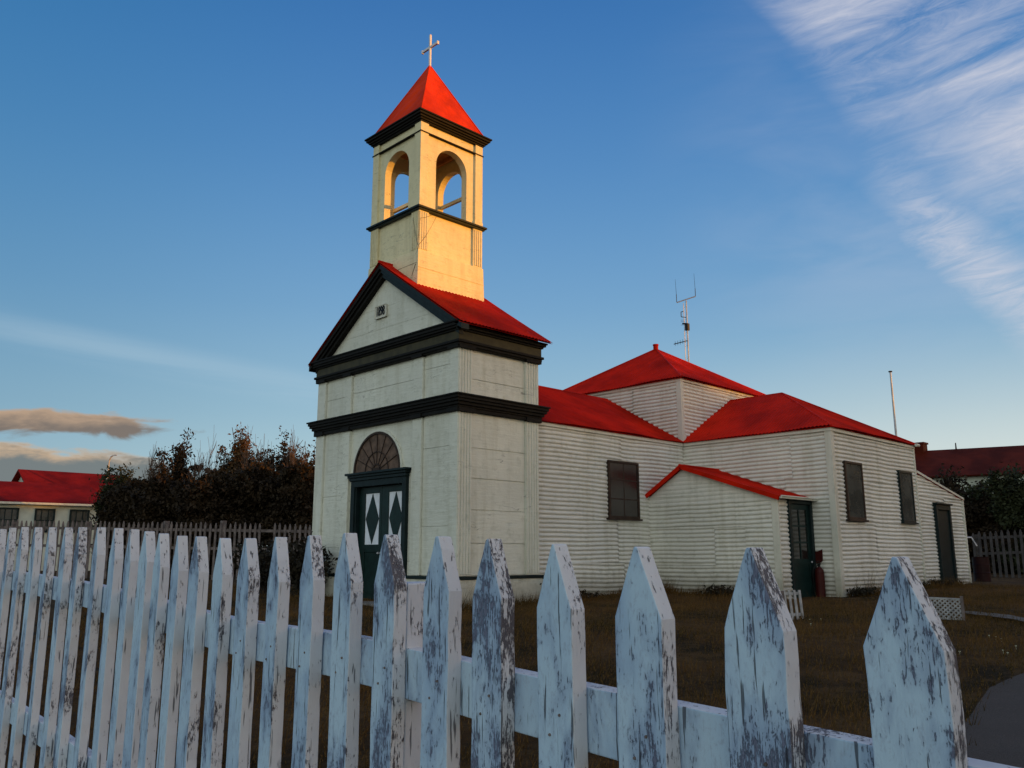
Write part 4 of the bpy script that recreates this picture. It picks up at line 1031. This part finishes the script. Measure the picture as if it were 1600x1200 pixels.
def tree(px, D, top, wid, label, leaf=LEAFD, dense=1.0, bare=False, low=.0, group='trees behind the grey fence', wind=None, name='tree', size=.075, lobes=10, clumpy=.6):
    p = at(px, D, 0, (top+868)/2-20); gb = g(p.x, p.y); t0 = thing(name, label, 'tree' if name != 'shrub' else 'shrub', (p.x, p.y, gb), group)
    H = .93+(868-top)*D/F-gb; Wd = wid*D/F
    wind = wind if wind is not None else RGT*-.0+Vector((0, 0, 0))
    mb = MB(); tl = []
    for k in range(3 if not bare else 4):
        a = random.uniform(0, 2*PI); d = Vector((math.cos(a)*.35, math.sin(a)*.35, 1)).normalized()
        grow(mb, (math.cos(a)*.08, math.sin(a)*.08, 0), d, H*.42, .035+H*.012, 3 if bare else 2, tl, wind, bare)
    # keep inside the wanted height
    zs = max(v[2] for v in mb.v); f = H/zs if bare else H*.92/zs
    xw = max(abs(v[0]*RGT.x+v[1]*RGT.y) for v in mb.v); fx = min(1.4, Wd*.5/xw)
    mb.v = [(v[0]*fx, v[1]*fx, v[2]*f) for v in mb.v]
    mb.build('trunk' if not bare else 'branches', BARK if not bare else TWIG, t0)
    if bare: return t0
    pts = []
    # clumps on branch tips and through an uneven hull
    centres = [Vector((q[0]*fx, q[1]*fx, q[2]*f)) for q, _ in tl]
    for k in range(int(lobes*6)):
        a = random.uniform(0, 2*PI); zf = random.uniform(low, .66 if name != 'shrub' else .95)**.85; rr_ = Wd*.5*math.sqrt(max(0, 1-((zf-.38)/.64)**2))*random.uniform(.2, 1.0)
        centres.append(Vector((math.cos(a)*rr_, math.sin(a)*rr_*.8, H*zf)))
    nt_ = len(tl); per = int(170*dense)
    for i, c in enumerate(centres):
        if c.z > H*1.02: continue
        if i < nt_:
            if random.random() < .25: continue
            rr_ = random.uniform(.10, .24); n = int(per*.34); sq = np.array([rr_, rr_, rr_*1.0])*.6
        else:
            rr_ = random.uniform(.5, 1.0)*clumpy*min(.42, Wd*.17); n = int(per*random.uniform(.6, 1.3)); sq = np.array([rr_, rr_, rr_*.75])*.55
        pts.append(rng.normal(size=(n, 3))*sq+np.array(c))
    pts = np.concatenate(pts); pts = pts[pts[:, 2] > -.02]
    leaf_mesh('crown', pts, size, leaf, t0)
    return t0
wl = -RGT*.6+Vector((0, 0, .1))
wr = RGT*.25
# left group, from the house to the tower
tree(186, 27, 722, 62, 'dark green bush-like tree touching the left red-roofed house', LEAFG, 1.3, size=.085, lobes=12)
tree(228, 26, 728, 78, 'dark rounded tree with a bare crown rising behind it, near the left house', LEAFG, 1.3, size=.085, lobes=13)
tree(240, 25.5, 690, 60, 'leafless pale twigs standing out above the dark trees near the house', bare=True, name='bare_tree')
tree(283, 25, 662, 74, 'wind-leaned tree with dark tufts, left of the tallest crown', LEAFD, .9, size=.075, lobes=9, clumpy=.52, wind=wl)
tree(318, 25, 664, 66, 'leafless branches between two tufted crowns left of the tower', bare=True, name='bare_tree')
tree(356, 25.5, 650, 74, 'tallest tree of the row with a rusty brown top', LEAFR, 1.0, size=.075, lobes=10, clumpy=.55, wind=wr)
tree(392, 24.6, 664, 70, 'leafless branches right of the rusty topped tree', bare=True, name='bare_tree')
tree(424, 25, 664, 62, 'tree with open rusty tufts in the middle of the row', LEAFD, .9, size=.075, lobes=9, clumpy=.55)
tree(470, 24.5, 684, 66, 'dark tree with ragged top right beside the church tower', LEAFD, 1.0, size=.075, lobes=10, clumpy=.6)
tree(462, 24.2, 664, 66, 'leafless twigs rising next to the church tower', bare=True, name='bare_tree')
for px_, D_2, top_, w_2, lb in ((255, 23.5, 742, 96, 'low dark thicket under the leaning tree'), (330, 23, 735, 110, 'low dark thicket under the rusty topped tree'), (400, 23.2, 722, 100, 'low dark thicket under the middle of the row'), (468, 22.8, 728, 90, 'low dark thicket against the tower side'), (205, 24.5, 752, 90, 'low dark thicket beside the left house wall')):
    tree(px_, D_2, top_, w_2, lb, LEAFD, 2.2, name='shrub', size=.09, lobes=13, clumpy=.9, group='thickets behind the grey fence')
# right side
tree(1470, 24.5, 738, 90, 'dark bushy tree behind the lean-to roof', LEAFD, 1.8, size=.09, lobes=15, clumpy=.9, group='trees at the right edge')
tree(1530, 24, 748, 90, 'dark low-crowned tree between the lean-to and the right edge', LEAFD, 1.8, size=.09, lobes=15, clumpy=.9, group='trees at the right edge')
tree(1592, 22.5, 728, 96, 'dark greenish tree at the right edge of the view', LEAFG, 1.6, size=.09, lobes=15, clumpy=.8, group='trees at the right edge')
for px_, D_2, top_, w_2, lb in ((1485, 24, 775, 110, 'low dark thicket behind the lean-to'), (1570, 23, 780, 90, 'low dark thicket behind the right-hand picket fence'), (1645, 22.5, 740, 90, 'dark tree just outside the right edge')):
    tree(px_, D_2, top_, w_2, lb, LEAFD, 2.4, name='shrub', size=.09, lobes=14, clumpy=.95, group='thickets at the right edge')

# small plants by the church
def plant(x, y, w, h, label, n=900, leaf=LEAFR2, size=.035, stems=7):
    gb = g(x, y); t0 = thing('garden_shrub', label, 'shrub', (x, y, gb), None); mb = MB(); pts = []
    for k in range(stems):
        a = random.uniform(0, 2*PI); r_ = random.uniform(.2, 1)*w/2; tip = Vector((math.cos(a)*r_, math.sin(a)*r_, h*random.uniform(.6, 1)))
        mb.path([(0, 0, 0), tip*.5+Vector((random.uniform(-.03, .03), random.uniform(-.03, .03), .05*h)), tip], .006, 5)
        for f in (.45, .7, .95): pts.append(rng.normal(size=(int(n/stems/3), 3))*np.array([w*.13, w*.13, h*.13])+np.array(tip*f))
    mb.build('stem', BARK, t0); q = np.concatenate(pts); leaf_mesh('leaves', q[q[:, 2] > -.01], size, leaf, t0); return t0
plant(-.30, 3.05, .75, .75, 'dark rose bush against the tower left of the front door', 2600, size=.06, stems=12)
plant(-.55, 3.75, .85, .70, 'dark bush left of the tower corner behind the pickets', 2600, size=.06, stems=12)
plant(1.72, -.16, .42, .36, 'dark spiky plant in the corner between the tower and nave', 1500, stems=9)
plant(2.30, -.05, .5, .13, 'low dark weed tuft along the nave wall', 500)
plant(3.92, -1.2, .6, .15, 'low dark weed tuft at the foot of the porch wall', 700)
plant(3.95, -1.85, .4, .13, 'smaller dark weed tuft near the porch corner', 500)
plant(5.35, -2.62, .5, .12, 'dark weed tuft at the foot of the transept corner', 500)
plant(7.2, -2.60, .5, .12, 'dark weed tuft under the right transept window', 400)
plant(8.5, -2.62, .5, .14, 'dark weed tuft beside the lean-to door', 500)
# taller grass hugging the walls
def near_wall(x, y):
    d1 = (x > 1.5) & (x < 4.1) & (y > -.28) & (y < .08); d2 = (x > 3.8) & (x < 4.08) & (y > -2.2) & (y < .1)
    d3 = (x > 5.2) & (x < 10.4) & (y > -2.75) & (y < -2.5); d4 = (x > -.35) & (x < 1.5) & (y > -.3) & (y < -.02); d5 = (x > -.35) & (x < -.03) & (y > -.1) & (y < 1.0)
    return d1 | d2 | d3 | d4 | d5
n0 = 260000
blades('tall_grass', n0, (-6, 8, 6.5, 15.5), .05, .17, .007, GRASS, 'taller dark grass fringe along the foot of the church walls', 'grass', near_wall)
# white daisies
fl = [(1384, 1001), (1400, 1010), (1565, 1003), (1568, 1022), (1575, 1026), (1588, 1015), (1266, 972), (1283, 971), (1546, 998), (1556, 1000), (1500, 1024), (1267, 979)]
dm = simple('daisy_petals', (.62, .64, .45), .7, .1, 8)
for px_, py_ in fl:
    x, y = gpt(px_, py_); mb = MB(); z = g(x, y); r_ = .007
    mb.tube((x, y, z), (x, y, z+.022), .0010, k=4); mb.lathe((x, y, z+.022), [(r_*.4, 0), (r_, .003), (r_*.9, .006), (r_*.2, .007)], 7)
    standalone(mb, 'daisy', dm, 'tiny white flower in the lawn', 'flower', 'white flowers in the lawn')

# ================================================================== background fences
def bg_fence(label, pA, pB, zt0, zt1, pit, pw, rails, m, posts, skip=(), h=None, jitter=.03, holes=()):
    pA = Vector(pA); pB = Vector(pB); d = (pB-pA); L = d.length; d.normalize(); nn = Vector((d.y, -d.x, 0)); gb = g(pA.x, pA.y)
    t0 = thing('picket_fence', label, 'fence', (pA.x, pA.y, gb)); n = int(L/pit)
    for k in range(n+1):
        if k in skip: continue
        s = k*pit+random.uniform(-.006, .006); zt = zt0+(zt1-zt0)*s/L-gb+random.uniform(-jitter, jitter)*.6; b0 = -.05
        c = d*s; tl_ = random.uniform(-.012, .012)
        o = [(-pw/2, b0), (pw/2, b0), (pw/2+tl_, zt-.07), (tl_+.006, zt), (tl_-.006, zt), (-pw/2+tl_, zt-.07)]
        MB().prism([c+d*u+Vector((0, 0, z)) for u, z in o], nn*.018).build('picket', m, t0)
    for dz in rails: MB().beam(nn*-.016+Vector((0, 0, zt0-gb-dz)), d*L+nn*-.016+Vector((0, 0, zt1-gb-dz)), .03, .06).build('rail', m, t0)
    for s in posts: MB().box((-.05, -.05, -.1), (.05, .05, zt0-gb-.05)).build('post', m, t0).location = d*s-nn*.06
    return t0
pa, pb = at(-12, 19.2, 0, 840), at(492, 18.2, 0, 840); Lf = (pb-pa).length
bg_fence('brownish grey picket fence in front of the dark trees left of the tower', pa, pb, 1.735, 1.60, .113, .048, (.16, .55), GREYW, [Lf*.545, Lf*.72, Lf*.30, Lf*.06], skip=(57, 58), jitter=.035)
WF = simple('far_white_pickets', (.075, .065, .06), .8, .3, 6)
pa, pb = at(1522, 20.2, 0, 850), at(1625, 19.0, 0, 850)
bg_fence('distant pale picket fence at the right edge beyond the lawn', pa, pb, 1.46, 1.50, .135, .06, (.14, .5), WF, [.02, 1.4], jitter=.03)

# ================================================================== background buildings
def roof_quad(mb, a, b2, c, d):
    a, b2, c, d = map(Vector, (a, b2, c, d)); nn = (b2-a).cross(d-a).normalized(); nn = nn if nn.z > 0 else -nn
    mb.prism([a, b2, c, d], -nn*.05)
hd = (at(177, 28, 0)-at(0, 31, 0)); hR = place(170, 30.2); hL0 = place(0, 28.2); hdv = (hL0-hR).normalized()    # along the wall, to the left
hn = Vector((-hdv.y, hdv.x, 0)); hn = hn if hn.dot(FWD) > 0 else -hn                                            # away from the camera
LL = 7.5; gb = g(hR.x, hR.y)
house = thing('house', 'low white house with long red roof at the far left edge', 'house', (hR.x, hR.y, gb))
ez = .93+(868-790)*30.2/F-gb
mb = MB()
V3 = lambda s, t, z: hdv*s+hn*t+Vector((0, 0, z))
mb.prism([V3(0, 0, -.2), V3(LL, 0, -.2), V3(LL, 3.6, -.2), V3(0, 3.6, -.2)], (0, 0, ez+.2)); mb.build('wall', HOUSEW, house)
mb = MB(); rz = ez+.80; o = .16
roof_quad(mb, V3(-o, -o, ez), V3(LL, -o, ez), V3(LL, 1.55, rz), V3(.45, 1.55, rz))
roof_quad(mb, V3(-o, 3.75, ez), V3(LL, 3.75, ez), V3(LL, 1.55, rz), V3(.45, 1.55, rz))
mb.prism([V3(-o, -o, ez), V3(-o, 3.75, ez), V3(.45, 1.55, rz)], (0, 0, -.04)); mb.build('roof', REDFAR, house)
MB().beam(V3(-o, -o-.03, ez-.03), V3(LL, -o-.03, ez-.03), .06, .07).build('gutter', TRIMW, house)
def sof(px_):     # distance along the wall for an image column
    d = _f+_r*((px_-800)/F); k = (hR-CAM).dot(hn)/Vector((d.x, d.y, 0)).dot(hn); p = CAM+d*k; return (Vector((p.x, p.y, 0))-hR).dot(hdv)
for a_, b_2 in ((129, 159), (76, 107), (20, 52), (-30, 4)):
    s0, s1 = sof(b_2), sof(a_); z1_ = ez-.18; z0_ = z1_-.80; mb = MB(); f = .06
    def bx(u0, u1, v0, v1, d0=-.05, d1=.0):
        mb.prism([V3(u0, d0, v0), V3(u1, d0, v0), V3(u1, d0, v1), V3(u0, d0, v1)], hn*(d1-d0))
    bx(s0, s0+f, z0_, z1_); bx(s1-f, s1, z0_, z1_); bx(s0+f, s1-f, z1_-f, z1_); bx(s0+f, s1-f, z0_, z0_+f)
    for k in (1, 2): u = s0+(s1-s0)*k/3; bx(u-.015, u+.015, z0_+f, z1_-f, -.03)
    bx(s0+f, s1-f, (z0_+z1_)/2-.015, (z0_+z1_)/2+.015, -.029)
    wi = mb.build('window', DGREEN, house)
    mb = MB(); bx(s0+.02, s1-.02, z0_+.02, z1_-.02, -.015, .0); mb.build('pane', PANE2, wi)
# taller house behind
D2 = 35; pR = place(192, 36.2, 0, 740); pL = place(37, 33.6, 0, 740); hv = (pL-pR).normalized(); hn2 = Vector((-hv.y, hv.x, 0)); hn2 = hn2 if hn2.dot(FWD) > 0 else -hn2
L2 = (pL-pR).length; gb = g(pR.x, pR.y); rz = .93+(868-735)*33.6/F-gb; ez2 = rz-.72
h2 = thing('house', 'second red gabled roof standing higher behind the low white house', 'house', (pR.x, pR.y, gb))
V4 = lambda s, t, z: hv*s+hn2*t+Vector((0, 0, z))
MB().prism([V4(0, -1.3, -.2), V4(0, 1.3, -.2), V4(0, 1.3, ez2), V4(0, 0, rz-.04), V4(0, -1.3, ez2)], hv*(L2)).build('wall', HOUSEW, h2)
mb = MB(); roof_quad(mb, V4(-.1, -1.5, ez2-.08), V4(L2+.22, -1.5, ez2-.08), V4(L2+.22, 0, rz), V4(-.1, 0, rz)); roof_quad(mb, V4(-.1, 1.5, ez2-.08), V4(L2+.22, 1.5, ez2-.08), V4(L2+.22, 0, rz), V4(-.1, 0, rz)); mb.build('roof', REDFAR, h2)
# right building
pL = place(1405, 35.4, 0, 705); pR = place(1760, 31.6, 0, 705); hv = (pR-pL).normalized(); hn3 = Vector((-hv.y, hv.x, 0)); hn3 = hn3 if hn3.dot(FWD) > 0 else -hn3
L3 = (pR-pL).length; gb = g(pL.x, pL.y); rz = 5.13-gb; ez3 = .93+(868-738)*31.5/F-gb
h3 = thing('house', 'long dark red roofed building behind the trees at the right edge', 'house', (pL.x, pL.y, gb))
V5 = lambda s, t, z: hv*s+hn3*t+Vector((0, 0, z))
MB().prism([V5(0, -1.9, -.2), V5(0, 1.9, -.2), V5(0, 1.9, ez3), V5(0, 0, rz-.06), V5(0, -1.9, ez3)], hv*L3).build('wall', HOUSEW, h3)
mb = MB(); roof_quad(mb, V5(-.1, -2.2, ez3-.12), V5(L3, -2.2, ez3-.12), V5(L3, 0, rz), V5(-.1, 0, rz)); roof_quad(mb, V5(-.1, 2.2, ez3-.12), V5(L3, 2.2, ez3-.12), V5(L3, 0, rz), V5(-.1, 0, rz))
rf = mb.build('roof', REDDARK, h3)
mb = MB(); c = V5(.78, 0, 0); mb.box((c.x-.22, c.y-.22, rz-.4), (c.x+.22, c.y+.22, rz+.26)); mb.box((c.x-.26, c.y-.26, rz+.2605), (c.x+.26, c.y+.26, rz+.33)); mb.build('chimney', REDDARK, rf)
c = V5(2.1, 0, 0); MB().tube((c.x, c.y, rz), (c.x, c.y, rz+.25), .03, .02, 6).build('vent_pipe', BLACK, rf)

# ================================================================== added unseen tree belt, shaped to keep the low sun off the churchyard (beyond the right edge)
mb = MB(); sdir = Vector((sd.x, sd.y, 0)).normalized(); lat = Vector((-sdir.y, sdir.x, 0)); base = sdir*35
belt_top = lambda l: float(np.interp(l, [-30, -2, 1.6, 2.9, 3.8, 5.2, 7.5, 12, 14, 24, 29, 38], [7.6, 7.4, 7.24, 7.18, 6.9, 6.30, 6.1, 6.3, 6.9, 6.9, 7.9, 7.9]))
pts = []
vs = []; n = 90
for k in range(n+1):
    l = -30+68*k/n; tp = belt_top(l)-.10
    p = base+lat*l; q_ = sdir*1.2
    vs += [p-q_-Vector((0, 0, .3)), p-q_*.8+Vector((0, 0, tp*.8)), p+Vector((0, 0, tp)), p+q_*.8+Vector((0, 0, tp*.8)), p+q_-Vector((0, 0, .3))]
fs = []
for k in range(n):
    for j in range(4): fs.append((5*k+j, 5*(k+1)+j, 5*(k+1)+j+1, 5*k+j+1))
mb.add(vs, fs); belt = mb.build('sun_blocker_belt', LEAFD); tag(belt, 'added unseen belt of trees blocking the low sun beyond the right edge', 'wood', kind='stuff')
for k in range(72000):
    l = random.uniform(-30, 38); tp = belt_top(l); z = random.uniform(0, 1)**.6*tp; a = random.choice((-1, 1))*(1.25-.9*(z/tp)**2)
    p = base+lat*l+sdir*(a+random.gauss(0, .25)); pts.append((p.x, p.y, min(z+random.gauss(0, .12), tp+.1)))
leaf_mesh('leaves', pts, .3, LEAFD, belt)
